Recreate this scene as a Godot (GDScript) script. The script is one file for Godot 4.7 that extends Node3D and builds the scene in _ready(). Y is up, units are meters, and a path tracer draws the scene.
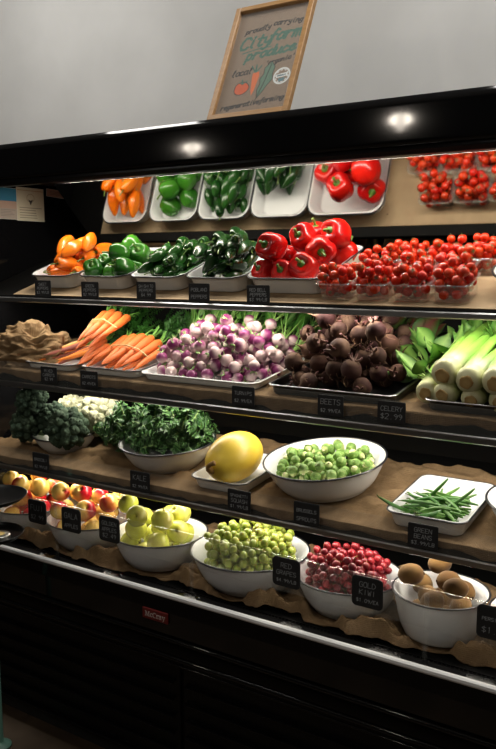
extends Node3D
# Refrigerated produce case in a shop. Units are metres, y up, the case runs along x and opens towards +z.

# ------------------------------------------------------------------ mesh builder
class MB:
	var v := PackedVector3Array()
	var c := PackedColorArray()
	var ix := PackedInt32Array()
	var mark := 0
	func begin() -> void:
		mark = ix.size()
	func orient() -> void:                    # closed shapes: make the last one face outwards
		var s := 0.0
		for i in range(mark, ix.size(), 3):
			s += v[ix[i]].dot(v[ix[i + 1]].cross(v[ix[i + 2]]))
		if s < 0.0:
			for i in range(mark, ix.size(), 3):
				var t := ix[i]
				ix[i] = ix[i + 1]
				ix[i + 1] = t
	func grid(pts: PackedVector3Array, cols: PackedColorArray, nu: int, nv: int, wrap: bool) -> void:
		# pts laid out row by row: nv rows of nu points
		var o := v.size()
		v.append_array(pts)
		c.append_array(cols)
		for j in nv - 1:
			for i in (nu if wrap else nu - 1):
				var a := o + j * nu + i
				var b := o + j * nu + (i + 1) % nu
				var d := a + nu
				var e := b + nu
				ix.append_array(PackedInt32Array([a, b, e, a, e, d]))
	func tube(path: Array, radii: Array, seg: int, col, col2 = null) -> void:
		# a closed, round-ended tube along a path; radii per point
		begin()
		var n := path.size()
		var pts := PackedVector3Array()
		var cols := PackedColorArray()
		var side := Vector3.ZERO
		for j in range(-1, n + 1):
			var k := clampi(j, 0, n - 1)
			var p: Vector3 = path[k]
			var t: Vector3 = (path[mini(k + 1, n - 1)] - path[maxi(k - 1, 0)]).normalized()
			if side == Vector3.ZERO:
				side = t.cross(Vector3.UP if absf(t.y) < 0.9 else Vector3.RIGHT).normalized()
			side = (side - t * side.dot(t)).normalized()
			var up := t.cross(side)
			var r: float = 0.0 if j < 0 or j >= n else radii[k]
			var cc: Color = col if col2 == null else (col as Color).lerp(col2, float(k) / (n - 1))
			for i in seg:
				var a := TAU * i / seg
				pts.append(p + (side * cos(a) + up * sin(a)) * r)
				cols.append(cc)
		grid(pts, cols, seg, n + 2, true)
		orient()
	func quad(a: Vector3, b: Vector3, d: Vector3, e: Vector3, col: Color) -> void:
		var o := v.size()
		v.append_array(PackedVector3Array([a, b, d, e]))
		c.append_array(PackedColorArray([col, col, col, col]))
		ix.append_array(PackedInt32Array([o, o + 1, o + 2, o, o + 2, o + 3]))
	func box(at: Vector3, size: Vector3, bev := 0.0, basis := Basis.IDENTITY, col := Color.WHITE) -> void:
		# a box with chamfered edges, flat shaded
		begin()
		var h := size * 0.5
		var b := minf(bev, minf(h.x, minf(h.y, h.z)) * 0.9)
		var ax := [Vector3.RIGHT, Vector3.UP, Vector3.BACK]
		for k in 3:
			var n: Vector3 = ax[k]
			var p: Vector3 = ax[(k + 1) % 3]
			var q: Vector3 = ax[(k + 2) % 3]
			var hp: float = h[(k + 1) % 3] - b
			var hq: float = h[(k + 2) % 3] - b
			for s in [-1.0, 1.0]:
				var o: Vector3 = n * h[k] * s
				_face([o - p * hp - q * hq, o + p * hp - q * hq, o + p * hp + q * hq, o - p * hp + q * hq], n * s, at, basis, col)
			if b > 0.0:
				for sp in [-1.0, 1.0]:
					for sq in [-1.0, 1.0]:
						var ln: float = h[k] - b
						var e1: Vector3 = p * (hp + b) * sp + q * hq * sq
						var e2: Vector3 = p * hp * sp + q * (hq + b) * sq
						_face([e1 - n * ln, e1 + n * ln, e2 + n * ln, e2 - n * ln], p * sp + q * sq, at, basis, col)
		if b > 0.0:
			for sx in [-1.0, 1.0]:
				for sy in [-1.0, 1.0]:
					for sz in [-1.0, 1.0]:
						var s := Vector3(sx, sy, sz)
						var i := (h - Vector3(b, b, b)) * s
						var a1 := i + Vector3(b * sx, 0, 0)
						var a2 := i + Vector3(0, b * sy, 0)
						var a3 := i + Vector3(0, 0, b * sz)
						_face([a1, a2, a3], s, at, basis, col)
	func _face(pts: Array, n: Vector3, at: Vector3, basis: Basis, col: Color) -> void:
		var o := v.size()
		var flip: bool = (pts[1] - pts[0]).cross(pts[2] - pts[0]).dot(n) < 0.0
		for p in pts:
			v.append(at + basis * p)
			c.append(col)
		for t in range(1, pts.size() - 1):
			if flip:
				ix.append_array(PackedInt32Array([o, o + t + 1, o + t]))
			else:
				ix.append_array(PackedInt32Array([o, o + t, o + t + 1]))
	func done() -> ArrayMesh:
		var n := PackedVector3Array()
		n.resize(v.size())
		var out := PackedInt32Array()
		out.resize(ix.size())
		for i in range(0, ix.size(), 3):
			var a := ix[i]
			var b := ix[i + 1]
			var d := ix[i + 2]
			var f := (v[b] - v[a]).cross(v[d] - v[a])
			n[a] += f
			n[b] += f
			n[d] += f
			out[i] = a
			out[i + 1] = d
			out[i + 2] = b
		for i in n.size():
			n[i] = n[i].normalized() if n[i].length_squared() > 1e-24 else Vector3.UP
		var arr := []
		arr.resize(Mesh.ARRAY_MAX)
		arr[Mesh.ARRAY_VERTEX] = v
		arr[Mesh.ARRAY_NORMAL] = n
		arr[Mesh.ARRAY_COLOR] = c
		arr[Mesh.ARRAY_INDEX] = out
		var m := ArrayMesh.new()
		m.add_surface_from_arrays(Mesh.PRIMITIVE_TRIANGLES, arr)
		return m

var rng := RandomNumberGenerator.new()
var M := {}
var names := {}
var noise := FastNoiseLite.new()
var footprints := {0: [], 1: [], 2: [], 3: []}      # round patches on each shelf where a vessel stands: x, depth, radius

# shelf: front edge height, front edge z, tilt in degrees
const SHELF := {1: [1.5293, -0.10, 19.0], 2: [1.272, -0.09, 8.0], 3: [0.961, -0.07, 6.0], 0: [0.640, -0.03, 0.0]}
const PANEL := 2.1
const LEFT := -2.36
const RIGHT := 0.40

func S(r: float, g: float, b: float) -> Color:      # an sRGB colour 0-255 as linear
	return Color(r / 255.0, g / 255.0, b / 255.0).srgb_to_linear()
func jit(k: Color, amount: float) -> Color:
	var f := 1.0 + rng.randf_range(-amount, amount)
	return Color(k.r * f, k.g * f, k.b * f)
func rnd(a: float, b: float) -> float:
	return rng.randf_range(a, b)

# ------------------------------------------------------------------ scene helpers
func numbered(called: String) -> String:
	var n: int = names.get(called, 0)
	names[called] = n + 1
	return called if n == 0 else "%s_%03d" % [called, n]
func thing(called: String, label: String, category: String, xf := Transform3D.IDENTITY, group := "") -> Node3D:
	var o := Node3D.new()
	o.name = numbered(called)
	add_child(o)
	o.transform = xf
	o.set_meta("label", label)
	o.set_meta("category", category)
	if group:
		o.set_meta("group", group)
	return o
func part(called: String, mesh: Mesh, mat: Material, parent: Node3D, xf := Transform3D.IDENTITY) -> MeshInstance3D:
	var o := MeshInstance3D.new()
	o.name = called
	o.mesh = mesh
	o.material_override = mat
	o.cast_shadow = GeometryInstance3D.SHADOW_CASTING_SETTING_ON
	parent.add_child(o, true)
	o.transform = xf
	return o
func struct(called: String, at: Vector3, size: Vector3, mat: Material) -> MeshInstance3D:
	var b := MB.new()
	b.box(Vector3.ZERO, size)
	var o := part(called, b.done(), mat, self, Transform3D(Basis.IDENTITY, at))
	o.set_meta("kind", "structure")
	return o
func place(proto: Node3D, called: String, label: String, category: String, xf: Transform3D, group := "") -> Node3D:
	var o: Node3D = proto.duplicate()
	o.name = numbered(called)
	add_child(o)
	o.transform = xf
	o.set_meta("label", label)
	o.set_meta("category", category)
	if group:
		o.set_meta("group", group)
	return o
func on(s: int, x: float, d: float, h: float) -> Transform3D:       # a spot on a shelf: along it, back from its front edge, above it
	var a := deg_to_rad(SHELF[s][2])
	var b := Basis(Vector3.RIGHT, a)
	return Transform3D(b, Vector3(x, SHELF[s][0], SHELF[s][1]) + b.y * h - b.z * d)

func mat(base: Color, rough := 0.5, metal := 0.0) -> StandardMaterial3D:      # base in linear
	var m := StandardMaterial3D.new()
	m.albedo_color = base.linear_to_srgb()
	m.roughness = rough
	m.metallic = metal
	return m
func vmat(rough := 0.5, spec := 0.5) -> StandardMaterial3D:
	var m := StandardMaterial3D.new()
	m.vertex_color_use_as_albedo = true
	m.roughness = rough
	m.metallic_specular = spec
	return m
func noise_tex(freq: float, lo: Color, hi: Color, size := 256, oct := 4, sd := 1, as_srgb := true) -> NoiseTexture2D:
	var n := FastNoiseLite.new()
	n.seed = sd
	n.frequency = freq
	n.fractal_octaves = oct
	var t := NoiseTexture2D.new()
	t.noise = n
	t.width = size
	t.height = size
	t.seamless = true
	var g := Gradient.new()
	g.set_color(0, lo.linear_to_srgb() if as_srgb else lo)
	g.set_color(1, hi.linear_to_srgb() if as_srgb else hi)
	t.color_ramp = g
	return t
func tri(m: StandardMaterial3D, scale: float, world := false) -> void:
	m.uv1_triplanar = true
	m.uv1_world_triplanar = world
	m.uv1_scale = Vector3(scale, scale, scale)

func materials() -> void:
	var w := mat(Color.WHITE, 0.9)
	w.albedo_texture = noise_tex(0.012, Color(0.52, 0.52, 0.51), Color(0.60, 0.60, 0.59), 512, 5, 3)
	tri(w, 0.35, true)
	M.wall = w
	M.ceiling = mat(Color(0.5, 0.5, 0.49), 0.9)
	var fl := mat(Color.WHITE, 0.55)
	fl.albedo_texture = noise_tex(0.02, Color(0.045, 0.03, 0.018), Color(0.10, 0.07, 0.045), 256, 5, 8)
	tri(fl, 0.8, true)
	M.floor = fl
	M.black_gloss = mat(Color(0.004, 0.004, 0.0045), 0.07)
	M.black_gloss.metallic_specular = 0.4
	M.black_metal = mat(Color(0.004, 0.004, 0.0045), 0.36)
	M.black_metal.metallic_specular = 0.3
	M.black_matte = mat(Color(0.012, 0.012, 0.012), 0.7)
	M.liner_black = mat(Color(0.0045, 0.0045, 0.0045), 0.6)
	M.liner_black.metallic_specular = 0.2
	M.dark_wall = mat(Color(0.06, 0.06, 0.062), 0.8)
	M.steel = mat(Color(0.50, 0.50, 0.50), 0.28, 1.0)
	M.rail = mat(Color(0.62, 0.62, 0.62), 0.42, 0.0)
	M.mirror = mat(Color(0.44, 0.44, 0.425), 0.06, 1.0)
	var en := mat(Color(0.74, 0.75, 0.76), 0.22)
	M.enamel = en
	M.rim = mat(Color(0.012, 0.013, 0.018), 0.3)
	M.tray_black = mat(Color(0.014, 0.014, 0.015), 0.3)
	var ac := StandardMaterial3D.new()
	ac.albedo_color = Color(0.9, 0.93, 0.92, 0.03)
	ac.transparency = BaseMaterial3D.TRANSPARENCY_ALPHA
	ac.roughness = 0.03
	M.acrylic = ac
	var pl := StandardMaterial3D.new()
	pl.albedo_color = Color(0.85, 0.9, 0.88, 0.05)
	pl.transparency = BaseMaterial3D.TRANSPARENCY_ALPHA
	pl.roughness = 0.12
	M.plastic = pl
	var gl := StandardMaterial3D.new()
	gl.albedo_color = Color(1, 1, 1, 0.03)
	gl.transparency = BaseMaterial3D.TRANSPARENCY_ALPHA
	gl.roughness = 0.02
	M.glass = gl
	M.burlap = burlap_mat(Color(0.37, 0.25, 0.14))
	var kr := mat(Color.WHITE, 0.8)
	kr.albedo_texture = noise_tex(0.03, Color(0.34, 0.24, 0.14), Color(0.44, 0.32, 0.19), 256, 4, 5)
	tri(kr, 2.0, true)
	M.kraft = kr
	var wd := mat(Color.WHITE, 0.45)
	var n := FastNoiseLite.new()
	n.frequency = 0.02
	wd.albedo_texture = noise_tex(0.03, Color(0.30, 0.155, 0.05), Color(0.42, 0.235, 0.085), 256, 5, 9)
	tri(wd, 3.0)
	wd.uv1_scale = Vector3(2, 9, 2)
	M.wood = wd
	M.badge = mat(Color(0.13, 0.008, 0.008), 0.35)
	M.badge_text = mat(Color(0.55, 0.5, 0.48), 0.4)
	var led := StandardMaterial3D.new()
	led.albedo_color = Color(0.9, 0.9, 0.85)
	led.emission_enabled = true
	led.emission = Color(1.0, 0.93, 0.80)
	led.emission_energy_multiplier = 2.0
	M.led = led
	var bulb := StandardMaterial3D.new()
	bulb.emission_enabled = true
	bulb.emission = Color(1.0, 0.95, 0.88)
	bulb.emission_energy_multiplier = 26.0
	M.bulb = bulb
	# produce
	M.waxy = vmat(0.22)
	M.skin = vmat(0.38)
	M.soft = vmat(0.6)
	M.rough_veg = vmat(0.75, 0.3)
	var fz := vmat(0.85, 0.2)
	fz.rim_enabled = true
	fz.rim = 0.25
	M.fuzzy = fz
	var lf := vmat(0.5)
	lf.backlight_enabled = true
	lf.backlight = Color(0.12, 0.20, 0.05)
	M.leaf = lf
	var gr := vmat(0.3)
	gr.subsurf_scatter_enabled = true
	gr.subsurf_scatter_strength = 0.12
	M.grape = gr
	var br := vmat(0.85, 0.25)
	br.heightmap_enabled = true
	br.heightmap_texture = noise_tex(0.16, Color(0, 0, 0), Color(1, 1, 1), 256, 3, 4, false)
	br.heightmap_scale = 0.35
	tri(br, 12.0)
	M.floret = br

func burlap_mat(base: Color) -> StandardMaterial3D:
	var sz := 128
	var im := Image.create(sz, sz, false, Image.FORMAT_RGB8)
	var hm := Image.create(sz, sz, false, Image.FORMAT_RGB8)
	var n := FastNoiseLite.new()
	n.frequency = 0.09
	for y in sz:
		for x in sz:
			var a := absf(sin(PI * x / 8.0))
			var b := absf(sin(PI * y / 8.0))
			var over := (x / 8 + y / 8) % 2 == 0
			var h := maxf(a * (1.0 if over else 0.72), b * (0.72 if over else 1.0))
			var hole := 0.55 if a < 0.32 and b < 0.32 else 1.0
			var g := (0.85 + 0.18 * n.get_noise_2d(x * 0.5, y * 3.0) + 0.18 * n.get_noise_2d(x * 3.0, y * 0.5)) * hole
			im.set_pixel(x, y, Color(base.r * g, base.g * g, base.b * g).linear_to_srgb())
			hm.set_pixel(x, y, Color(h, h, h))
	var m := mat(Color.WHITE, 0.95)
	m.metallic_specular = 0.15
	m.albedo_texture = ImageTexture.create_from_image(im)
	m.heightmap_enabled = true
	m.heightmap_texture = ImageTexture.create_from_image(hm)
	m.heightmap_scale = 0.2
	tri(m, 14.0, true)
	m.detail_enabled = true
	m.detail_blend_mode = BaseMaterial3D.BLEND_MODE_MUL
	m.detail_albedo = noise_tex(0.03, Color(0.62, 0.6, 0.58), Color(1, 1, 1), 256, 5, 21)
	m.detail_uv_layer = BaseMaterial3D.DETAIL_UV_2
	m.uv2_triplanar = true
	m.uv2_world_triplanar = true
	m.uv2_scale = Vector3(2.2, 2.2, 2.2)
	return m

# ------------------------------------------------------------------ shapes
func lathe(b: MB, prof: Array, seg: int, col, sx := 1.0, sz := 1.0, lobes := 0, amp := 0.0, wob := 0.0, colfn = null) -> void:
	# closed shape of revolution: prof is an Array of Vector2(radius, y)
	b.begin()
	var pts := PackedVector3Array()
	var cols := PackedColorArray()
	var ph := rnd(0, TAU)
	var ox := rnd(0, 100)
	for j in prof.size():
		var p: Vector2 = prof[j]
		var t := float(j) / (prof.size() - 1)
		for i in seg:
			var a := TAU * i / seg
			var k := 1.0
			if lobes:
				k += amp * (absf(cos(lobes * 0.5 * a + ph)) - 0.6)
			if wob:
				k += wob * noise.get_noise_3d(ox + cos(a) * 40.0, p.y * 900.0, sin(a) * 40.0)
			var q := Vector3(cos(a) * p.x * k * sx, p.y, sin(a) * p.x * k * sz)
			pts.append(q)
			cols.append(col if colfn == null else colfn.call(t, a, q))
	b.grid(pts, cols, seg, prof.size(), true)
	b.orient()

func arc(r: float, y0: float, ry: float, a0: float, a1: float, n: int) -> Array:     # part of an ellipse as profile, angles in degrees from the bottom
	var out := []
	for i in n + 1:
		var a := deg_to_rad(lerpf(a0, a1, float(i) / n))
		out.append(Vector2(maxf(0.0, sin(a) * r), y0 - cos(a) * ry))
	return out

func ball(b: MB, at: Vector3, r: Vector3, seg: int, rings: int, col: Color, colfn = null) -> void:
	b.begin()
	var pts := PackedVector3Array()
	var cols := PackedColorArray()
	for j in rings + 1:
		var e := PI * j / rings
		for i in seg:
			var a := TAU * i / seg
			var n := Vector3(sin(e) * cos(a), -cos(e), sin(e) * sin(a))
			pts.append(at + n * r)
			cols.append(col if colfn == null else colfn.call(n))
	b.grid(pts, cols, seg, rings + 1, true)
	b.orient()

func leaf(b: MB, base: Vector3, dir: Vector3, up: Vector3, ln: float, wd: float, bend: float, fold: float, col: Color, col2: Color, n := 5) -> void:
	# a pointed leaf: a strip with a midrib, sagging by bend
	var d := dir.normalized()
	var side := d.cross(up).normalized()
	var pts := PackedVector3Array()
	var cols := PackedColorArray()
	for j in n + 1:
		var t := float(j) / n
		var p := base + d * ln * t + up * (-bend * ln * t * t)
		var w := wd * (sin(PI * pow(t, 0.75)) * 0.95 + 0.05 * (1.0 - t))
		for s in [-1.0, 0.0, 1.0]:
			pts.append(p + side * w * s + up * (absf(s) * w * fold))
			cols.append(col2 if s == 0.0 else col)
	b.grid(pts, cols, 3, n + 1, false)

func rr_ring(hw: float, hd: float, rc: float, y: float, n: int) -> PackedVector3Array:
	var out := PackedVector3Array()
	rc = minf(rc, minf(hw, hd))
	for q in 4:
		var cx := (hw - rc) * (1.0 if q == 0 or q == 3 else -1.0)
		var cz := (hd - rc) * (1.0 if q < 2 else -1.0)
		for i in n:
			var a := PI * 0.5 * (q + float(i) / (n - 1))
			out.append(Vector3(cx + cos(a) * rc, y, cz + sin(a) * rc))
	return out

func loft(b: MB, rings: Array, col: Color) -> void:
	b.begin()
	var pts := PackedVector3Array()
	var cols := PackedColorArray()
	var n: int = rings[0].size()
	for r in rings:
		pts.append_array(r)
		for i in n:
			cols.append(col)
	b.grid(pts, cols, n, rings.size(), true)
	b.orient()

# ------------------------------------------------------------------ vessels
func make_bowl(r: float, h: float, base_r: float, sx := 1.0) -> Array:       # [body mesh, rim mesh]
	var b := MB.new()
	var prof := [Vector2(0, 0.004), Vector2(base_r - 0.008, 0.004), Vector2(base_r - 0.006, 0), Vector2(base_r, 0), Vector2(base_r + 0.002, 0.006)]
	for i in 9:
		var t := (i + 1) / 9.0
		prof.append(Vector2(lerpf(base_r, r, pow(t, 0.72)), 0.006 + (h - 0.006) * pow(t, 1.25)))
	prof.append(Vector2(r + 0.004, h))
	prof.append(Vector2(r + 0.004, h + 0.002))
	prof.append(Vector2(r - 0.002, h + 0.001))
	for i in 9:
		var t := 1.0 - (i + 1) / 9.0
		prof.append(Vector2(lerpf(base_r, r, pow(t, 0.72)) - 0.004, 0.010 + (h - 0.009) * pow(t, 1.25)))
	prof.append(Vector2(0, 0.009))
	lathe(b, prof, 48, Color.WHITE, sx)
	var k := MB.new()
	var ring := []
	for i in 9:
		var a := TAU * i / 8.0
		ring.append(Vector2(r + 0.003 + cos(a) * 0.0032, h + 0.001 + sin(a) * 0.0028))
	lathe(k, ring, 48, Color.WHITE, sx)
	return [b.done(), k.done()]

func bowl_rest(r: float, h: float, base_r: float, q: float, s: float) -> float:       # lowest centre of a ball of radius s at distance q, less s
	var y := 0.0
	for k in [0.0, 0.4, 0.7, 0.9, 1.0]:
		y = maxf(y, bowl_floor(r, h, base_r, q + k * s) + sqrt(1.0 - k * k) * s)
	return y - s

func bowl_floor(r: float, h: float, base_r: float, q: float) -> float:        # height of the inside at distance q from the axis
	if q <= base_r:
		return 0.011
	var t := pow(clampf((q - base_r) / (r - base_r), 0.0, 1.0), 1.0 / 0.72)
	return 0.011 + (h - 0.009) * pow(t, 1.25) 

func make_tray(w: float, d: float, h: float, rc: float, flare := 0.022) -> Array:
	var b := MB.new()
	var hw := w * 0.5
	var hd := d * 0.5
	var n := 6
	loft(b, [rr_ring(0.001, 0.001, 0.001, 0.0, n), rr_ring(hw - flare, hd - flare, rc - flare * 0.5, 0.0, n), rr_ring(hw - flare * 0.75, hd - flare * 0.75, rc - flare * 0.3, 0.004, n),
		rr_ring(hw - 0.006, hd - 0.006, rc, h - 0.004, n), rr_ring(hw, hd, rc, h, n), rr_ring(hw, hd, rc, h + 0.002, n), rr_ring(hw - 0.008, hd - 0.008, rc, h + 0.001, n),
		rr_ring(hw - flare * 0.85, hd - flare * 0.85, rc - flare * 0.4, 0.008, n), rr_ring(hw - flare * 1.2, hd - flare * 1.2, rc - flare * 0.6, 0.005, n), rr_ring(0.001, 0.001, 0.001, 0.005, n)], Color.WHITE)
	var k := MB.new()
	var rings := []
	for i in 7:
		var a := TAU * i / 6.0
		var e := cos(a) * 0.0026
		rings.append(rr_ring(hw + e, hd + e, rc + e, h + 0.001 + sin(a) * 0.0022, n))
	loft(k, rings, Color.WHITE)
	return [b.done(), k.done()]

func vessel(meshes: Array, called: String, label: String, category: String, xf: Transform3D, body: Material, rim: Material) -> Node3D:
	var o := thing(called, label, category, xf)
	part("body", meshes[0], body, o)
	part("rim", meshes[1], rim, o)
	return o

# ------------------------------------------------------------------ packing: things dropped one after the other until they touch what is below
func pack(n: int, rmin: float, rmax: float, hx: float, hz: float, floor_at: Callable, heap: float, round_area: bool, tries := 14, squash := 1.0, cz := 0.0) -> Array:
	var out := []
	for k in n:
		var r := rnd(rmin, rmax)
		var best := Vector3.ZERO
		var cost := 1e9
		for t in tries:
			var x := rnd(-1, 1)
			var z := rnd(-1, 1)
			if round_area:
				var l := sqrt(rng.randf())
				var a := rnd(0, TAU)
				x = cos(a) * l
				z = sin(a) * l
			var p := Vector3(x * (hx - r), 0, z * (hz - r))
			var y: float = floor_at.call(p.x, p.z, r) + r * squash
			for o in out:
				var q: Vector3 = o[0]
				var dx := q.x - p.x
				var dz := q.z - p.z
				var s: float = r + o[1]
				var d2 := dx * dx + dz * dz
				if d2 < s * s:
					y = maxf(y, q.y + sqrt(s * s - d2) * squash)
			p.y = y
			var w := y + heap * (x * x + (z - cz) * (z - cz))
			if w < cost:
				cost = w
				best = p
		out.append([best, r])
	return out

func spin(amount := 1.0) -> Basis:
	return Basis(Vector3(rnd(-1, 1), rnd(-1, 1), rnd(-1, 1)).normalized(), rnd(0, TAU) * amount)
func tilted(yaw: float, tip: float) -> Basis:         # an upright thing leaning by tip towards the yaw direction
	return Basis(Vector3.UP, yaw) * Basis(Vector3.RIGHT, tip)

# ------------------------------------------------------------------ produce prototypes (kept off the tree and duplicated)
func proto() -> Node3D:
	return Node3D.new()

func star_calyx(b: MB, y: float, r: float, n: int, col: Color, droop := 0.25) -> void:
	var ph := rnd(0, TAU)
	for i in n:
		var a := TAU * i / n + ph
		leaf(b, Vector3(0, y, 0), Vector3(cos(a), 0.25, sin(a)), Vector3.UP, r, r * 0.2, droop, 0.1, col, col, 3)

func pepper(w: float, h: float, taper: float, lobes: int, body: Color, shade: Color, curve := 0.0) -> Node3D:
	# stands along y with the stem on top
	var o := proto()
	var b := MB.new()
	var prof := []
	var n := 14
	for i in n + 1:
		var t := float(i) / n
		var e := t * PI
		var y := -cos(e)
		var r := pow(sin(e), 0.62 if taper < 0.35 else 0.8)
		r *= lerpf(1.0 - taper, 1.0, smoothstep(0.0, 0.62, t))
		var yy := y * h * 0.5
		if t > 0.8:
			yy -= h * 0.16 * smoothstep(0.86, 1.0, t)      # the hollow round the stem
		if t < 0.12 and taper < 0.35:
			yy += h * 0.05 * smoothstep(0.12, 0.0, t)
		prof.append(Vector2(maxf(r * w * 0.5, 0.0), yy))
	lathe(b, prof, 28, body, 1.0, rnd(0.9, 1.0), lobes, 0.16, 0.05, func(t, a, q): return body.lerp(shade, clampf(0.5 + 0.9 * noise.get_noise_3d(q.x * 900.0, q.y * 600.0, q.z * 900.0), 0.0, 1.0)))
	if curve != 0.0:
		for i in b.v.size():
			var p := b.v[i]
			p.x += curve * pow(0.5 - p.y / h, 2.0)
			b.v[i] = p
	part("body", b.done(), M.waxy, o)
	var s := MB.new()
	var g := S(70, 112, 38)
	var top := h * 0.5 - h * 0.15
	lathe(s, [Vector2(0, top - 0.002), Vector2(w * 0.15, top - 0.001), Vector2(w * 0.13, top + 0.004), Vector2(w * 0.06, top + 0.008), Vector2(0, top + 0.009)], 10, g, 1, 1, 5, 0.3)
	s.tube([Vector3(0, top, 0), Vector3(0.001, top + 0.012, 0), Vector3(0.004, top + 0.022, 0.002), Vector3(0.009, top + 0.030, 0.003)], [w * 0.055, w * 0.045, w * 0.045, w * 0.055], 7, g, S(105, 130, 60))
	part("stem", s.done(), M.skin, o)
	return o

func tomato(r: float, col: Color) -> Node3D:
	var o := proto()
	var b := MB.new()
	var top := jit(col, 0.12)
	lathe(b, arc(r, 0, r * 0.94, 0, 165, 8) + [Vector2(r * 0.12, r * 0.84), Vector2(0, r * 0.82)], 14, top)
	part("body", b.done(), M.waxy, o)
	var k := MB.new()
	star_calyx(k, r * 0.86, r * 0.62, 5, S(58, 84, 34))
	k.tube([Vector3(0, r * 0.8, 0), Vector3(0, r * 1.05, 0), Vector3(r * 0.12, r * 1.25, 0)], [r * 0.07, r * 0.06, r * 0.06], 5, S(72, 96, 44))
	part("calyx", k.done(), M.leaf, o)
	return o

func apple(r: float, ground: Color, blush: Color, cover: float) -> Node3D:
	var o := proto()
	var b := MB.new()
	var prof := [Vector2(0, -r * 0.72), Vector2(r * 0.14, -r * 0.80), Vector2(r * 0.32, -r * 0.90)]
	for i in 11:
		var e := deg_to_rad(30.0 + 128.0 * i / 10.0)
		prof.append(Vector2(sin(e) * r * (1.0 if e > PI * 0.5 else 0.97), -cos(e) * r * 0.93))
	prof.append_array([Vector2(r * 0.20, r * 0.80), Vector2(r * 0.09, r * 0.66), Vector2(0, r * 0.56)])
	var ph := rnd(0, TAU)
	var stripe := rnd(0, 50)
	lathe(b, prof, 26, ground, 1, 1, 5, 0.03, 0.03, func(t, a, q):
		var m := cover + 0.55 * cos(a - ph) + 0.5 * noise.get_noise_3d(q.x * 500.0, q.y * 350.0 + stripe, q.z * 500.0) + 0.22 * noise.get_noise_2d(a * 160.0 + stripe * 9.0, q.y * 60.0)
		if t > 0.88 or t < 0.1: m -= 0.35
		return ground.lerp(blush, smoothstep(0.15, 0.85, m)))
	part("body", b.done(), M.waxy, o)
	var s := MB.new()
	s.tube([Vector3(0, r * 0.5, 0), Vector3(r * 0.04, r * 0.8, 0), Vector3(r * 0.14, r * 1.08, r * 0.04)], [r * 0.035, r * 0.03, r * 0.045], 6, S(72, 48, 26))
	part("stem", s.done(), M.rough_veg, o)
	return o

func frond(b: MB, base: Vector3, dir: Vector3, ln: float, col: Color) -> void:     # a feathery carrot leaf
	var side := dir.cross(Vector3.UP).normalized()
	var up := side.cross(dir).normalized()
	var path := []
	for i in 6:
		var t := i / 5.0
		path.append(base + dir * ln * t + up * (0.22 * ln * t * (1.0 - t * 1.2)) + side * (0.05 * ln * sin(t * 5.0)))
	b.tube(path, [0.0017, 0.0015, 0.0013, 0.001, 0.0008, 0.0005], 4, jit(col, 0.1))
	for i in 22:
		var t := 0.25 + 0.75 * i / 21.0
		var k := t * 5.0
		var i0 := mini(int(k), 4)
		var p: Vector3 = path[i0].lerp(path[i0 + 1], k - i0)
		var s := 1.0 if i % 2 == 0 else -1.0
		var l := ln * 0.22 * (1.15 - t * 0.8)
		for q in 3:
			var d := (side * s * rnd(0.6, 1.1) + dir * rnd(0.1, 0.9) + up * rnd(-0.5, 0.6)).normalized()
			leaf(b, p, d, up, l * rnd(0.6, 1.1), l * 0.13, rnd(-0.2, 0.4), 0.3, jit(col, 0.3), col, 2)

func carrot(ln: float, r: float, col: Color, leafy: bool) -> Node3D:
	# crown at the origin, root running along -z (towards the tip)
	var o := proto()
	var b := MB.new()
	var path := []
	var rad := []
	var bx := rnd(-0.08, 0.08)
	var by := rnd(-0.05, 0.05)
	var n := 18
	for i in n + 1:
		var t := float(i) / n
		path.append(Vector3(bx * ln * t * t, by * ln * t * t, ln * t))
		var k := 1.0 - 0.72 * pow(t, 1.3)
		if t > 0.86: k *= lerpf(1.0, 0.12, (t - 0.86) / 0.14)
		if t < 0.06: k *= lerpf(0.72, 1.0, t / 0.06)
		rad.append(r * k * (1.0 + rnd(-0.05, 0.03)))
	b.tube(path, rad, 12, jit(col, 0.1), jit(col * Color(0.9, 0.86, 0.8), 0.1))
	part("root", b.done(), M.rough_veg if not leafy else M.soft, o)
	var s := MB.new()
	for i in 5:
		var d := Vector3(rnd(-0.35, 0.35), rnd(0.0, 0.6), -1.0).normalized()
		var q := Vector3(rnd(-1, 1), rnd(-1, 1), 0) * r * 0.35
		s.tube([q, q + d * 0.02, q + d * rnd(0.035, 0.055) + Vector3(0, 0.004, 0)], [0.003, 0.0025, 0.002], 5, S(120, 165, 70), S(82, 140, 52))
	part("stalks", s.done(), M.soft, o)
	if leafy:
		var f := MB.new()
		for i in 4:
			frond(f, Vector3(0, 0, -0.02), Vector3(rnd(-0.5, 0.5), rnd(-0.05, 0.65), -1.0).normalized(), rnd(0.11, 0.17), S(46, 96, 30))
		part("fronds", f.done(), M.leaf, o)
	return o

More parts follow.
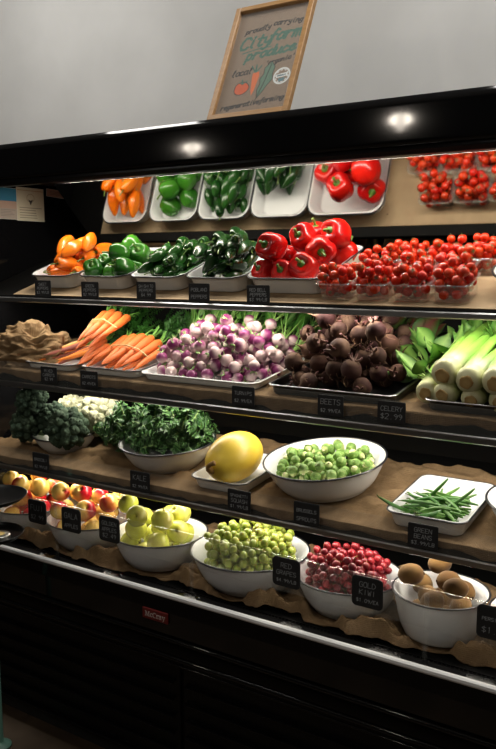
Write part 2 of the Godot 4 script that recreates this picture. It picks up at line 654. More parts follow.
func turnip(r: float, crown: Color, root: Color, greens: int, mix: float) -> Node3D:
	# crown up along +y, tail down
	var o := proto()
	var b := MB.new()
	var prof := [Vector2(0, -r * 1.75), Vector2(r * 0.04, -r * 1.5), Vector2(r * 0.10, -r * 1.2), Vector2(r * 0.24, -r * 1.0)]
	prof.append_array(arc(r, 0, r * 0.95, 24, 165, 10))
	prof.append(Vector2(0, r * 0.93))
	lathe(b, prof, 18, root, 1, 1, 0, 0, 0.10, func(t, a, q):
		var m: float = q.y / r * 0.9 + mix + 0.6 * noise.get_noise_3d(q.x * 700.0, q.y * 500.0, q.z * 700.0)
		return root.lerp(crown, smoothstep(-0.25, 0.45, m)))
	part("root", b.done(), M.skin, o)
	var s := MB.new()
	for i in 4:
		var a := rnd(0, TAU)
		var e := Vector3(cos(a) * 0.4, 1, sin(a) * 0.4).normalized()
		s.tube([Vector3(0, r * 0.85, 0), e * r * 1.25, e * r * 1.55], [r * 0.12, r * 0.09, r * 0.07], 5, S(176, 190, 140), S(96, 150, 66))
	part("stalks", s.done(), M.soft, o)
	if greens:
		var f := MB.new()
		for i in greens:
			var a := rnd(0, TAU)
			var d := Vector3(cos(a) * 0.42, 1.0, sin(a) * 0.42).normalized()
			var ln := rnd(0.10, 0.17)
			var p := Vector3(0, r * 0.8, 0)
			f.tube([p, p + d * ln * 0.5, p + d * ln + Vector3(0, 0, 0.006)], [0.0028, 0.0024, 0.0018], 5, S(150, 190, 96), S(74, 138, 52))
			leaf(f, p + d * ln * 0.6, d + Vector3(rnd(-0.2, 0.2), 0, rnd(-0.2, 0.2)), d.cross(Vector3(1, 0.3, 0.2)).normalized(), rnd(0.07, 0.12), rnd(0.010, 0.022), rnd(-0.1, 0.35), 0.35, jit(S(52, 112, 38), 0.25), S(112, 160, 72), 6)
		part("leaves", f.done(), M.leaf, o)
	return o

func beet(r: float, col: Color, greens: int) -> Node3D:
	var o := proto()
	var b := MB.new()
	var pale := S(112, 88, 72)
	var prof := [Vector2(0, -r * 2.4), Vector2(r * 0.03, -r * 1.9), Vector2(r * 0.09, -r * 1.35), Vector2(r * 0.25, -r * 1.02)]
	prof.append_array(arc(r, 0, r * 0.95, 24, 160, 10))
	prof.append(Vector2(0, r * 0.97))
	lathe(b, prof, 18, col, 1, 1, 0, 0, 0.14, func(t, a, q):
		var m: float = 0.35 + 0.9 * noise.get_noise_3d(q.x * 800.0, q.y * 1200.0, q.z * 800.0) + (0.45 if t > 0.86 else 0.0)
		return col.lerp(pale, smoothstep(0.25, 1.0, m)))
	for i in 5:          # fine side roots
		var a := rnd(0, TAU)
		var p := Vector3(cos(a), rnd(-0.7, -0.2), sin(a)).normalized() * r * 0.95
		b.tube([p, p * 1.25 + Vector3(0, -r * 0.3, 0), p * 1.4 + Vector3(rnd(-1, 1), -rnd(0.5, 1.2), rnd(-1, 1)) * r * 0.6], [0.0009, 0.0006, 0.0004], 4, S(128, 100, 78))
	part("root", b.done(), M.rough_veg, o)
	var s := MB.new()
	for i in 5:
		var a := rnd(0, TAU)
		var e := Vector3(cos(a) * 0.5, 1, sin(a) * 0.5).normalized()
		s.tube([Vector3(0, r * 0.85, 0), e * r * 1.2, e * r * 1.5], [r * 0.13, r * 0.11, r * 0.1], 5, S(96, 68, 54), S(84, 40, 44))
	part("stalks", s.done(), M.soft, o)
	if greens:
		var f := MB.new()
		for i in greens:
			var a := rnd(0, TAU)
			var d := Vector3(cos(a) * 0.4, 1.0, sin(a) * 0.4).normalized()
			var p := Vector3(0, r * 0.8, 0)
			var ln := rnd(0.06, 0.10)
			f.tube([p, p + d * ln * 0.6, p + d * ln], [0.003, 0.0026, 0.002], 5, S(140, 30, 56), S(150, 60, 70))
			leaf(f, p + d * ln * 0.8, d, d.cross(Vector3(0.4, 0.2, 1)).normalized(), rnd(0.09, 0.14), rnd(0.024, 0.038), rnd(-0.1, 0.5), 0.3, jit(S(48, 100, 36), 0.25), S(126, 60, 58), 6)
		part("leaves", f.done(), M.leaf, o)
	return o

func celery(ln: float, r: float) -> Node3D:
	# root end (cut) at the origin facing +z, stalks running along -z
	var o := proto()
	var white := S(204, 202, 160)
	var green := S(118, 164, 66)
	var h := MB.new()
	h.tube([Vector3(0, 0, -0.002), Vector3(0, 0, -0.02), Vector3(0, 0, -0.06), Vector3(0, 0, -0.10)], [r * 0.78, r * 1.0, r * 0.96, r * 0.8], 14, white, S(180, 196, 120))
	part("heart", h.done(), M.skin, o)
	var c := MB.new()
	lathe(c, [Vector2(0, 0.0), Vector2(r * 0.44, 0.0), Vector2(r * 0.52, 0.002), Vector2(r * 0.47, 0.006), Vector2(r * 0.25, 0.004), Vector2(0, 0.006)], 14, Color.WHITE, 1, 1, 5, 0.16, 0.2, func(t, a, q): return S(138, 104, 58).lerp(S(198, 172, 118), clampf(0.5 + 0.8 * noise.get_noise_3d(q.x * 1500.0, t * 90.0, q.z * 1500.0), 0, 1)))
	part("cut_end", c.done(), M.rough_veg, o, Transform3D(Basis(Vector3.RIGHT, PI / 2), Vector3(0, 0, -0.003)))
	for i in 9:
		var a := TAU * i / 8.0 + rnd(-0.15, 0.15)
		var k := 0.62 if i < 8 else 0.0
		var s := MB.new()
		var q := Vector3(cos(a), sin(a), 0) * r * k
		var fan := Vector3(cos(a), sin(a), 0) * rnd(0.2, 0.65) * r
		var l := ln * rnd(0.75, 1.0)
		# crescent section with ribs, swept
		s.begin()
		var pts := PackedVector3Array()
		var cols := PackedColorArray()
		var nn := 12
		for j in 8:
			var t := j / 7.0
			var cen := q * lerpf(0.9, 1.15, t) + fan * t * 1.6 + Vector3(0, 0, -0.012 - l * t)
			var w := r * lerpf(0.55, 0.34, t) * (1.0 if j > 0 and j < 7 else 0.5)
			for m in nn:
				var e := TAU * m / nn
				var rib := 1.0 + 0.10 * cos(e * 6.0)
				var loc := Vector2(cos(e) * w * 0.55 * rib, sin(e) * w * 1.05)
				var out := Vector3(cos(a), sin(a), 0)
				var sd := Vector3(-sin(a), cos(a), 0)
				pts.append(cen + out * loc.x + sd * loc.y)
				cols.append(white.lerp(green, smoothstep(0.0, 0.34, t)).lerp(S(92, 140, 52), 0.35 * t * absf(cos(e * 3.0))))
		s.grid(pts, cols, nn, 8, true)
		s.orient()
		part("stalk", s.done(), M.skin, o)
	var f := MB.new()
	for i in 16:
		var a := rnd(0, TAU)
		var p := Vector3(cos(a) * r * rnd(0.3, 1.5), sin(a) * r * rnd(0.3, 1.5), -ln * rnd(0.72, 1.0))
		var d := Vector3(cos(a) * 0.7, sin(a) * 0.7 + 0.5, -rnd(0.2, 1.0)).normalized()
		for k in 3:
			var dd := (d + Vector3(rnd(-0.7, 0.7), rnd(-0.4, 0.6), rnd(-0.4, 0.4))).normalized()
			leaf(f, p, dd, dd.cross(Vector3(rnd(-1, 1), 0.3, rnd(-1, 1))).normalized(), rnd(0.04, 0.07), rnd(0.012, 0.02), rnd(-0.2, 0.4), 0.3, jit(S(72, 132, 46), 0.3), S(130, 176, 84), 4)
	part("leaves", f.done(), M.leaf, o)
	return o

func floret_head(r: float, col: Color, tip: Color, stalk: Color, bumps: int) -> Node3D:
	# crown up along +y
	var o := proto()
	var b := MB.new()
	ball(b, Vector3(0, -r * 0.05, 0), Vector3(r * 0.86, r * 0.72, r * 0.86), 18, 10, col)
	for i in bumps:
		var t := (i + 0.5) / bumps
		var y := 1.0 - 1.45 * t
		var q := sqrt(maxf(0.0, 1.0 - y * y))
		var a := i * 2.39996 + rnd(-0.2, 0.2)
		var n := Vector3(cos(a) * q, y * 0.85, sin(a) * q)
		var k := rnd(0.2, 0.29) * r
		var cc := jit(col.lerp(tip, rnd(0.0, 0.7)), 0.12)
		ball(b, n * r * 0.80, Vector3(k, k * 0.95, k), 9, 6, cc)
		for m in 5:
			var e := (n + Vector3(rnd(-1, 1), rnd(-1, 1), rnd(-1, 1)) * 0.62).normalized()
			ball(b, n * r * 0.80 + e * k * 0.72, Vector3.ONE * k * rnd(0.36, 0.5), 6, 4, jit(cc.lerp(tip, 0.35), 0.15))
	part("crown", b.done(), M.floret, o)
	var s := MB.new()
	s.tube([Vector3(0, -r * 0.3, 0), Vector3(0, -r * 0.8, 0), Vector3(r * 0.02, -r * 1.05, 0)], [r * 0.5, r * 0.34, r * 0.3], 12, stalk)
	part("stalk", s.done(), M.soft, o)
	return o

func kale_leaf_mesh(ln: float, wd: float) -> ArrayMesh:
	# along +y: a narrow blade whose margins are drawn out into tight frills
	var b := MB.new()
	var n := 64
	for side in [-1.0, 1.0]:
		var nv := 7
		var pts := PackedVector3Array()
		var cols := PackedColorArray()
		var ph := rnd(0, 50)
		for j in nv:
			var w := float(j) / (nv - 1)
			for i in n:
				var t := float(i) / (n - 1)
				var half := wd * (0.20 + 0.80 * sin(PI * pow(t * 0.93 + 0.04, 0.75)))
				var f1 := noise.get_noise_2d(t * 900.0 + ph * 11.0, side * 200.0)
				var wave := sin(t * 70.0 + f1 * 9.0 + ph + w * 1.2)
				var wave2 := cos(t * 70.0 + f1 * 9.0 + ph + w * 2.0)
				var amp := 0.021 * pow(w, 1.3) * (0.7 + 0.6 * noise.get_noise_2d(t * 400.0, ph * 7.0))
				var curl := -0.35 * half * w * w + 0.16 * ln * t * t
				pts.append(Vector3(side * half * w * (1.0 - 0.25 * wave2 * w), ln * t + wave2 * amp * 0.7, curl + wave * amp + 0.010 * f1))
				var k := S(22, 56, 26).lerp(S(70, 120, 54), clampf(0.25 + 0.45 * wave * w + f1 * 0.6, 0.0, 1.0))
				if j == 0:
					k = S(142, 168, 104)
				elif j == nv - 1:
					k = k.lerp(S(110, 152, 86), 0.5)
				cols.append(k)
		b.grid(pts, cols, n, nv, false)
	b.tube([Vector3(0, -0.01, 0), Vector3(0, ln * 0.5, 0.04 * ln), Vector3(0, ln * 0.97, 0.15 * ln)], [0.0035, 0.0025, 0.001], 6, S(142, 168, 104))
	return b.done()

func sprout(r: float) -> Node3D:
	var o := proto()
	var col := S(118, 154, 70)
	var b := MB.new()
	ball(b, Vector3.ZERO, Vector3(r, r * 1.02, r) * 0.94, 12, 9, col, func(n): return S(196, 206, 140).lerp(col, smoothstep(-0.9, 0.0, n.y)))
	part("heart", b.done(), M.soft, o)
	for k in 4:           # wrapper leaves: caps of a slightly larger ball with free edges
		var w := MB.new()
		var ax := Basis(Vector3.UP, TAU * k / 4.0 + rnd(-0.3, 0.3)) * Basis(Vector3.RIGHT, deg_to_rad(rnd(48, 66)))
		var pts := PackedVector3Array()
		var cols := PackedColorArray()
		for j in 5:
			var e := deg_to_rad(lerpf(0.0, 58.0, j / 4.0))
			for i in 10:
				var a := TAU * i / 10.0
				var rr := r * (1.0 + 0.015 * k + 0.05 * maxf(0.0, j - 2.5))
				pts.append(ax * (Vector3(sin(e) * cos(a), cos(e), sin(e) * sin(a)) * rr))
				cols.append(jit(S(98, 140, 58).lerp(S(178, 192, 118), 0.6 if i == 0 or j == 0 else rnd(0, 0.25)), 0.08))
		w.grid(pts, cols, 10, 5, true)
		part("leaf", w.done(), M.soft, o)
	var s := MB.new()
	lathe(s, [Vector2(0, -r * 1.12), Vector2(r * 0.26, -r * 1.1), Vector2(r * 0.30, -r * 0.9), Vector2(0, -r * 0.8)], 9, S(206, 200, 160))
	part("cut_end", s.done(), M.soft, o)
	return o

func bean(ln: float, bend: float, col: Color) -> Node3D:
	var o := proto()
	var b := MB.new()
	var path := []
	var rad := []
	for i in 13:
		var t := i / 12.0
		path.append(Vector3((t - 0.5) * ln, bend * ln * (1.0 - pow(2.0 * t - 1.0, 2.0)), 0))
		rad.append(0.0050 * pow(sin(PI * clampf(t, 0.04, 0.97)), 0.35) * (1.0 + 0.08 * sin(t * 30.0)))
	b.tube(path, rad, 8, col, jit(col, 0.15))
	part("pod", b.done(), M.skin, o)
	var s := MB.new()
	var e: Vector3 = path[0]
	s.tube([e, e + Vector3(-0.006, 0.001, 0), e + Vector3(-0.012, 0.004, 0)], [0.0024, 0.0014, 0.0012], 5, S(96, 120, 54))
	part("stem", s.done(), M.soft, o)
	return o

func kiwi(r: float) -> Node3D:
	var o := proto()
	var b := MB.new()
	var col := S(82, 60, 34)
	lathe(b, arc(r, 0, r * 1.22, 0, 180, 14), 18, col, 1, 0.93, 0, 0, 0.05, func(t, a, q): return col.lerp(S(112, 86, 52), clampf(0.5 + 1.1 * noise.get_noise_3d(q.x * 900.0, q.y * 700.0, q.z * 900.0), 0, 1)))
	part("body", b.done(), M.fuzzy, o)
	var s := MB.new()
	lathe(s, [Vector2(0, r * 1.18), Vector2(r * 0.16, r * 1.19), Vector2(r * 0.12, r * 1.27), Vector2(0, r * 1.26)], 8, S(64, 44, 24))
	lathe(s, [Vector2(0, -r * 1.26), Vector2(r * 0.09, -r * 1.25), Vector2(r * 0.13, -r * 1.17), Vector2(0, -r * 1.16)], 8, S(58, 40, 22))
	part("ends", s.done(), M.rough_veg, o)
	return o

func persimmon(r: float) -> Node3D:
	var o := proto()
	var b := MB.new()
	var col := S(222, 116, 22)
	lathe(b, arc(r, 0, r * 0.8, 0, 160, 11) + [Vector2(r * 0.15, r * 0.66), Vector2(0, r * 0.62)], 20, col, 1, 1, 4, 0.06, 0.02)
	part("body", b.done(), M.waxy, o)
	var k := MB.new()
	for i in 4:
		var a := TAU * i / 4.0
		leaf(k, Vector3(0, r * 0.70, 0), Vector3(cos(a), 0.3, sin(a)), Vector3.UP, r * 0.62, r * 0.3, 0.2, 0.15, S(96, 112, 52), S(120, 128, 70), 5)
	k.tube([Vector3(0, r * 0.66, 0), Vector3(0, r * 0.86, 0)], [r * 0.12, r * 0.10], 6, S(90, 66, 38))
	part("calyx", k.done(), M.leaf, o)
	return o

func onion(r: float) -> Node3D:
	var o := proto()
	var b := MB.new()
	var col := S(196, 160, 108)
	lathe(b, [Vector2(0, -r * 0.9)] + arc(r, 0, r * 0.86, 12, 150, 11) + [Vector2(r * 0.26, r * 0.95), Vector2(r * 0.12, r * 1.2), Vector2(0, r * 1.4)], 20, col, 1, 1, 9, 0.03, 0.03, func(t, a, q): return col.lerp(S(160, 116, 66), clampf(0.4 + 1.2 * noise.get_noise_2d(a * 120.0, q.y * 200.0), 0, 1)))
	part("body", b.done(), M.skin, o)
	var s := MB.new()
	for i in 7:
		var a := TAU * i / 7.0
		s.tube([Vector3(0, -r * 0.84, 0), Vector3(cos(a) * r * 0.1, -r * 0.96, sin(a) * r * 0.1), Vector3(cos(a) * r * 0.2, -r * 1.02, sin(a) * r * 0.2)], [0.0009, 0.0007, 0.0004], 4, S(150, 128, 96))
	part("roots", s.done(), M.rough_veg, o)
	return o

# ------------------------------------------------------------------ hand lettering, drawn as strokes into a picture (flat print only)
const STROKES := {
	"A": "0,0 2,6 4,0;1,2 3,2", "B": "0,0 0,6 3,6 4,5 3,3 0,3;3,3 4,1.5 3,0 0,0", "C": "4,5 3,6 1,6 0,4 0,2 1,0 3,0 4,1", "D": "0,0 0,6 2,6 4,4 4,2 2,0 0,0", "E": "4,0 0,0 0,6 4,6;0,3 3,3",
	"F": "0,0 0,6 4,6;0,3 3,3", "G": "4,5 3,6 1,6 0,4 0,2 1,0 3,0 4,1 4,3 2,3", "H": "0,0 0,6;4,0 4,6;0,3 4,3", "I": "2,0 2,6", "J": "3,6 3,1 2,0 1,0 0,1", "K": "0,0 0,6;4,6 0,3 4,0", "L": "0,6 0,0 4,0",
	"M": "0,0 0,6 2,3 4,6 4,0", "N": "0,0 0,6 4,0 4,6", "O": "1,0 0,2 0,4 1,6 3,6 4,4 4,2 3,0 1,0", "P": "0,0 0,6 3,6 4,4.5 3,3 0,3", "Q": "1,0 0,2 0,4 1,6 3,6 4,4 4,2 3,0 1,0;2.5,1.5 4.3,-0.5", "R": "0,0 0,6 3,6 4,4.5 3,3 0,3;2,3 4,0",
	"S": "4,5 3,6 1,6 0,5 0,4 4,2 4,1 3,0 1,0 0,1", "T": "2,0 2,6;0,6 4,6", "U": "0,6 0,1 1,0 3,0 4,1 4,6", "V": "0,6 2,0 4,6", "W": "0,6 1,0 2,4 3,0 4,6", "X": "0,0 4,6;0,6 4,0", "Y": "0,6 2,3 4,6;2,3 2,0", "Z": "0,6 4,6 0,0 4,0",
	"0": "1,0 0,2 0,4 1,6 3,6 4,4 4,2 3,0 1,0", "1": "1,5 2,6 2,0", "2": "0,5 1,6 3,6 4,5 4,4 0,0 4,0", "3": "0,6 4,6 2,3.5 4,2 3,0 1,0 0,1", "4": "3,0 3,6 0,2 4,2", "5": "4,6 0,6 0,3.5 3,3.5 4,2 3,0 0,0", "6": "4,6 1,4 0,2 1,0 3,0 4,1.5 3,3 0,2.5", "7": "0,6 4,6 1,0", "8": "2,3 0,4.5 2,6 4,4.5 2,3 0,1.5 2,0 4,1.5 2,3", "9": "4,4 2,3 0,4.5 2,6 4,4.5 4,3 2,0",
	"$": "4,5 1,5.3 0,4.3 4,1.8 3,0.7 0,1;2,6.5 2,-0.5", "/": "0,-0.5 4,6.5", ".": "1.8,0 2.2,0.2", " ": "", "'": "2,6 2,4.6",
	"a": "3.4,3.6 1.6,4 0.2,2.4 0.4,0.6 1.8,0 3.2,1 3.6,4 3.4,1 4.4,0.2", "b": "0.6,6.5 0.6,0.4 2.4,0 3.6,1.6 2.8,3.6 0.7,2.8", "c": "3.6,3.2 2,4 0.4,2.4 0.8,0.4 2.4,0 4.2,1", "d": "3.4,3.4 1.6,4 0.2,2.2 0.6,0.3 2.2,0.2 3.4,1.6 3.7,6.5 3.4,1 4.4,0.2", "e": "0.5,1.8 2.6,2.2 3.2,3.4 2,4 0.5,2.6 0.8,0.5 2.4,0 4.3,1.2",
	"f": "4,6 2.8,6.6 1.8,5 1.8,-1.6 0.8,-1.8;0.4,3.2 3.4,3.6", "g": "3.4,3.4 1.6,4 0.3,2.4 0.8,0.7 2.2,0.5 3.4,1.6 3.6,3.8 3.3,-1.4 1.8,-2.2 0.4,-1.4", "h": "0.6,6.5 0.6,0;0.6,2.6 2.2,4 3.2,3.2 3.3,0.6 4.4,0.2", "i": "1.8,4 1.8,0.8 2.8,0;1.8,5.4 2,5.7", "l": "1.2,1.4 2.6,5.2 2.2,6.5 1.5,5.4 1.6,0.8 2.8,0",
	"m": "0,0 0.2,3.9;0.2,2.6 1.3,4 1.9,3.2 1.9,0;1.9,2.6 3,4 3.7,3.2 3.7,0.6 4.5,0.1", "n": "0.3,0 0.4,4;0.4,2.4 2,4 3.2,3.2 3.2,0.6 4.3,0.1", "o": "2.2,4 0.5,3 0.4,1 2,0 3.5,1 3.5,3 2.2,4 4.2,3.4", "p": "0.4,4 0.5,-2.2;0.5,2.8 2,4 3.5,2.8 3,0.6 1.6,0 0.5,1", "r": "0.4,4 0.5,0;0.5,2.2 1.8,3.9 3.4,3.6", "s": "3.2,3.4 2,4 0.8,3 3.2,1.2 2.2,0 0.4,0.6", "t": "1.8,5.8 1.7,0.9 2.6,0 3.8,0.6;0.4,4 3.2,4.2",
	"u": "0.4,4 0.5,1 1.6,0 3,1 3.4,4 3.4,0.8 4.4,0.2", "v": "0.2,4 1.6,0 3.4,4 4.2,3.6", "y": "0.4,4 0.8,1.6 2,1.2 3.4,2.2 3.5,4 3.2,-1.2 1.8,-2.2 0.4,-1.6"}

func dab(im: Image, p: Vector2, r: float, col: Color) -> void:
	for y in range(int(p.y - r - 1), int(p.y + r + 2)):
		for x in range(int(p.x - r - 1), int(p.x + r + 2)):
			if x < 0 or y < 0 or x >= im.get_width() or y >= im.get_height():
				continue
			var k := clampf(r + 0.5 - Vector2(x, y).distance_to(p), 0.0, 1.0) * col.a
			if k > 0.0:
				im.set_pixel(x, y, im.get_pixel(x, y).lerp(Color(col.r, col.g, col.b), k))
func stroke(im: Image, pts: Array, r: float, col: Color) -> void:
	for i in pts.size() - 1:
		var n := maxi(1, int(pts[i].distance_to(pts[i + 1]) / maxf(0.6, r * 0.6)))
		for k in n + 1:
			dab(im, pts[i].lerp(pts[i + 1], float(k) / n), r, col)
func letters(im: Image, text: String, at: Vector2, size: float, r: float, col: Color, slant := 0.0, rise := 0.0, pitch := 5.2) -> void:
	var u := size / 6.0
	var x := at.x
	for ch in text:
		for line in STROKES.get(ch, "").split(";", false):
			var pts := []
			for s: String in line.split(" ", false):
				var q: PackedStringArray = s.split(",")
				var gx := float(q[0])
				var gy := float(q[1])
				pts.append(Vector2(x + (gx + gy * slant) * u, at.y - gy * u - (x - at.x) * rise))
			stroke(im, pts, r, col)
		x += u * (pitch if ch != " " else 3.0)
func fill_poly(im: Image, poly: PackedVector2Array, col: Color) -> void:
	var r := Rect2(poly[0], Vector2.ZERO)
	for p in poly:
		r = r.expand(p)
	for y in range(int(r.position.y), int(r.end.y) + 1):
		for x in range(int(r.position.x), int(r.end.x) + 1):
			if Geometry2D.is_point_in_polygon(Vector2(x, y), poly) and x >= 0 and y >= 0 and x < im.get_width() and y < im.get_height():
				im.set_pixel(x, y, col)

func print_mat(im: Image, rough := 0.6) -> StandardMaterial3D:
	var m := StandardMaterial3D.new()
	m.albedo_texture = ImageTexture.create_from_image(im)
	m.roughness = rough
	return m
func sheet(w: float, h: float) -> QuadMesh:
	var q := QuadMesh.new()
	q.size = Vector2(w, h)
	return q

func price_tag(lines: Array, w: float, h: float, xf: Transform3D, label: String, rounded: float) -> void:
	var o := thing("price_tag", label, "price tag", xf, "chalkboard price tags")
	var b := MB.new()
	var n := 5
	var rings := []
	for k in [[0.001, 0.0], [1.0, 0.0], [1.0, 0.004], [0.001, 0.004]]:
		var ring := PackedVector3Array()
		for p in rr_ring(w * 0.5 * k[0], h * 0.5 * k[0], rounded * k[0], 0.0, n):
			ring.append(Vector3(p.x, p.z, k[1]))
		rings.append(ring)
	loft(b, rings, Color.WHITE)
	part("board", b.done(), M.tag_board, o)
	var tw := 128
	var th := int(128.0 * h / w)
	var im := Image.create(tw, th, false, Image.FORMAT_RGB8)
	im.fill(Color(0.085, 0.09, 0.10))
	for i in 260:       # chalk dust
		dab(im, Vector2(rnd(0, tw), rnd(0, th)), rnd(1.0, 4.0), Color(0.3, 0.31, 0.33, 0.07))
	var lh := (th - 18.0) / lines.size()
	for i in lines.size():
		var t: String = lines[i]
		var s := minf(lh * 0.66, (tw - 22.0) / maxf(1.0, t.length()) * 6.0 / 5.2)
		var wid := t.length() * s * 5.2 / 6.0
		letters(im, t, Vector2((tw - wid) * 0.5 + 2, 9 + lh * (i + 0.85)), s, 1.3, Color(0.66, 0.68, 0.70, 0.55), 0.06, 0.02)
	part("lettering", sheet(w - rounded * 0.8, h - rounded * 0.8), print_mat(im, 0.7), o, Transform3D(Basis.IDENTITY, Vector3(0, 0, 0.0043)))
	var c := MB.new()
	c.box(Vector3(0, h * 0.5 - 0.012, -0.004), Vector3(0.014, 0.02, 0.007), 0.001)
	part("clip", c.done(), M.tag_board, o)

# ------------------------------------------------------------------ cloth
func in_footprint(s: int, x: float, d: float) -> float:      # 0 under a vessel, 1 away from it
	var k := 1.0
	for f in footprints[s]:
		var e := Vector2(x - f[0], d - f[1])
		var q: float
		if f.size() == 3:
			q = e.length() - f[2]
		else:
			q = maxf(absf(e.x) - f[2], absf(e.y) - f[3])
		k = minf(k, smoothstep(0.0, 0.035, q))
	return k
func cloth(s: int, called: String, label: String, x0: float, x1: float, d0: float, d1: float, amp: float, ragged: float, m: Material, sd: int, nx: int, nd: int, front_fold := 0.0, hang := 0.0) -> void:
	var xf := on(s, 0, 0, 0)
	var o := thing(called, label, "cloth", xf)
	var b := MB.new()
	b.begin()
	var top := PackedVector3Array()
	var bot := PackedVector3Array()
	var cols := PackedColorArray()
	for j in nd:
		for i in nx:
			var u := float(i) / (nx - 1)
			var w := float(j) / (nd - 1)
			var x := lerpf(x0, x1, u) 
			var dd0 := d0 + ragged * (0.5 + noise.get_noise_2d(x * 420.0, sd * 31.0)) + ragged * 0.4 * noise.get_noise_2d(x * 1600.0, sd * 77.0)
			var dd1 := d1 - ragged * (0.5 + noise.get_noise_2d(x * 300.0, sd * 57.0 + 300.0)) * 1.3
			var d := lerpf(dd0, dd1, w)
			var n1 := noise.get_noise_2d(x * 360.0 + d * 420.0, d * 620.0 + sd * 101.0)
			var n2 := noise.get_noise_2d(x * 900.0 - d * 500.0, d * 1000.0 + sd * 55.0)
			var rip := (1.0 - pow(absf(n1), 1.4) * 3.2) * 0.7 + n2 * 0.35 + 0.2
			var k := in_footprint(s, x, d)
			var y := 0.003 + amp * maxf(0.0, rip) * k * (1.0 + front_fold * smoothstep(0.10, 0.0, d - dd0))
			y *= lerpf(0.3, 1.0, smoothstep(0.0, 0.018, d - dd0))
			if hang > 0.0 and j < 6:          # the front hem hangs over the shelf edge
				var g := (5.0 - j) / 5.0
				var drop := hang * (0.75 + 0.5 * noise.get_noise_2d(x * 600.0, sd * 13.0)) * g
				var outw := 0.0042 + 0.0025 * maxf(0.0, noise.get_noise_2d(x * 2200.0, g * 90.0))
				top.append(Vector3(x, 0.004 - drop, outw))
				bot.append(Vector3(x, 0.001 - drop, outw - 0.003))
				cols.append(Color.WHITE)
				continue
			top.append(Vector3(x, y, -d))
			bot.append(Vector3(x, maxf(0.0006, y - 0.003), -d))
			cols.append(Color.WHITE)
	b.grid(top, cols, nx, nd, false)
	b.grid(bot, cols, nx, nd, false)
	var half := b.ix.size() / 2
	for i in range(half, b.ix.size(), 3):
		var t := b.ix[i]
		b.ix[i] = b.ix[i + 1]
		b.ix[i + 1] = t
	var nn := nx * nd
	for i in nx - 1:          # hems
		b.ix.append_array(PackedInt32Array([i + 1, i, nn + i, i + 1, nn + i, nn + i + 1]))
		var q := (nd - 1) * nx + i
		b.ix.append_array(PackedInt32Array([q, q + 1, nn + q + 1, q, nn + q + 1, nn + q]))
	b.orient()
	part("weave", b.done(), m, o)

func burlap_bunch(xf: Transform3D) -> void:
	var o := thing("burlap_cloth", "crumpled heap of loose burlap piled at the shelf end beside the carrots", "cloth", xf)
	var b := MB.new()
	b.begin()
	var nu := 110
	var nv := 60
	var pts := PackedVector3Array()
	var cols := PackedColorArray()
	for j in nv:
		var e := PI * 0.5 * j / (nv - 1)
		for i in nu:
			var a := TAU * i / nu
			var n := Vector3(cos(a) * cos(e), sin(e), sin(a) * cos(e))
			var f1 := 1.0 - absf(noise.get_noise_3d(n.x * 70.0 + n.y * 40.0, n.y * 110.0, n.z * 60.0)) * 2.4
			var f2 := 1.0 - absf(noise.get_noise_3d(n.x * 90.0 + 50.0 + n.z * 80.0, n.y * 260.0 - n.x * 120.0, n.z * 120.0 - n.y * 150.0)) * 2.4
			var r := 0.66 + 0.24 * f1 + 0.16 * f2
			pts.append(Vector3(n.x * 0.19 * r, n.y * 0.145 * r, n.z * 0.135 * r))
			cols.append(Color.WHITE)
	b.grid(pts, cols, nu, nv, true)
	var cen := PackedVector3Array()
	var cc := PackedColorArray()
	for i in nu:
		cen.append(Vector3.ZERO)
		cc.append(Color.WHITE)
	for i in nu:
		cen.append(pts[i])
		cc.append(Color.WHITE)
	b.grid(cen, cc, nu, 2, true)
	b.orient()
	part("weave", b.done(), M.burlap, o)

# ------------------------------------------------------------------ the case
func strip(parent: Node3D, called: String, x0: float, x1: float, y: float, z: float, h: float, d: float, m: Material, bev := 0.002, rx := 0.0) -> MeshInstance3D:
	var b := MB.new()
	b.box(Vector3.ZERO, Vector3(x1 - x0, h, d), bev)
	return part(called, b.done(), m, parent, Transform3D(Basis(Vector3.RIGHT, rx), Vector3((x0 + x1) * 0.5, y, z)))

func extrude(prof: Array, x0: float, x1: float) -> ArrayMesh:        # a closed outline in (z, y) drawn along x, with flat ends
	var b := MB.new()
	var poly := PackedVector2Array(prof)
	var n := poly.size()
	b.begin()
	for i in n:
		var p := poly[i]
		var q := poly[(i + 1) % n]
		var o := b.v.size()
		b.v.append_array(PackedVector3Array([Vector3(x0, p.y, p.x), Vector3(x1, p.y, p.x), Vector3(x1, q.y, q.x), Vector3(x0, q.y, q.x)]))
		for k in 4:
			b.c.append(Color.WHITE)
		b.ix.append_array(PackedInt32Array([o, o + 1, o + 2, o, o + 2, o + 3]))
	var t := Geometry2D.triangulate_polygon(poly)
	for e in [[x0, true], [x1, false]]:
		var o := b.v.size()
		for p in poly:
			b.v.append(Vector3(e[0], p.y, p.x))
			b.c.append(Color.WHITE)
		for i in range(0, t.size(), 3):
			var tr := [o + t[i], o + t[i + 1], o + t[i + 2]]
			# triangulation runs one way for both ends: turn the far one
			if e[1]:
				b.ix.append_array(PackedInt32Array([tr[0], tr[2], tr[1]]))
			else:
				b.ix.append_array(PackedInt32Array(tr))
	# make the sides face out (by signed area), and the ends along their own x
	var area := 0.0
	for i in n:
		area += poly[i].cross(poly[(i + 1) % n])
	for i in range(0, n * 6, 3):
		if area > 0.0:
			var s := b.ix[i]
			b.ix[i] = b.ix[i + 1]
			b.ix[i + 1] = s
	for i in range(n * 6, b.ix.size(), 3):
		var f := (b.v[b.ix[i + 1]] - b.v[b.ix[i]]).cross(b.v[b.ix[i + 2]] - b.v[b.ix[i]])
		var want := -1.0 if b.v[b.ix[i]].x == x0 else 1.0
		if f.x * want < 0.0:
			var s := b.ix[i]
			b.ix[i] = b.ix[i + 1]
			b.ix[i + 1] = s
	return b.done()

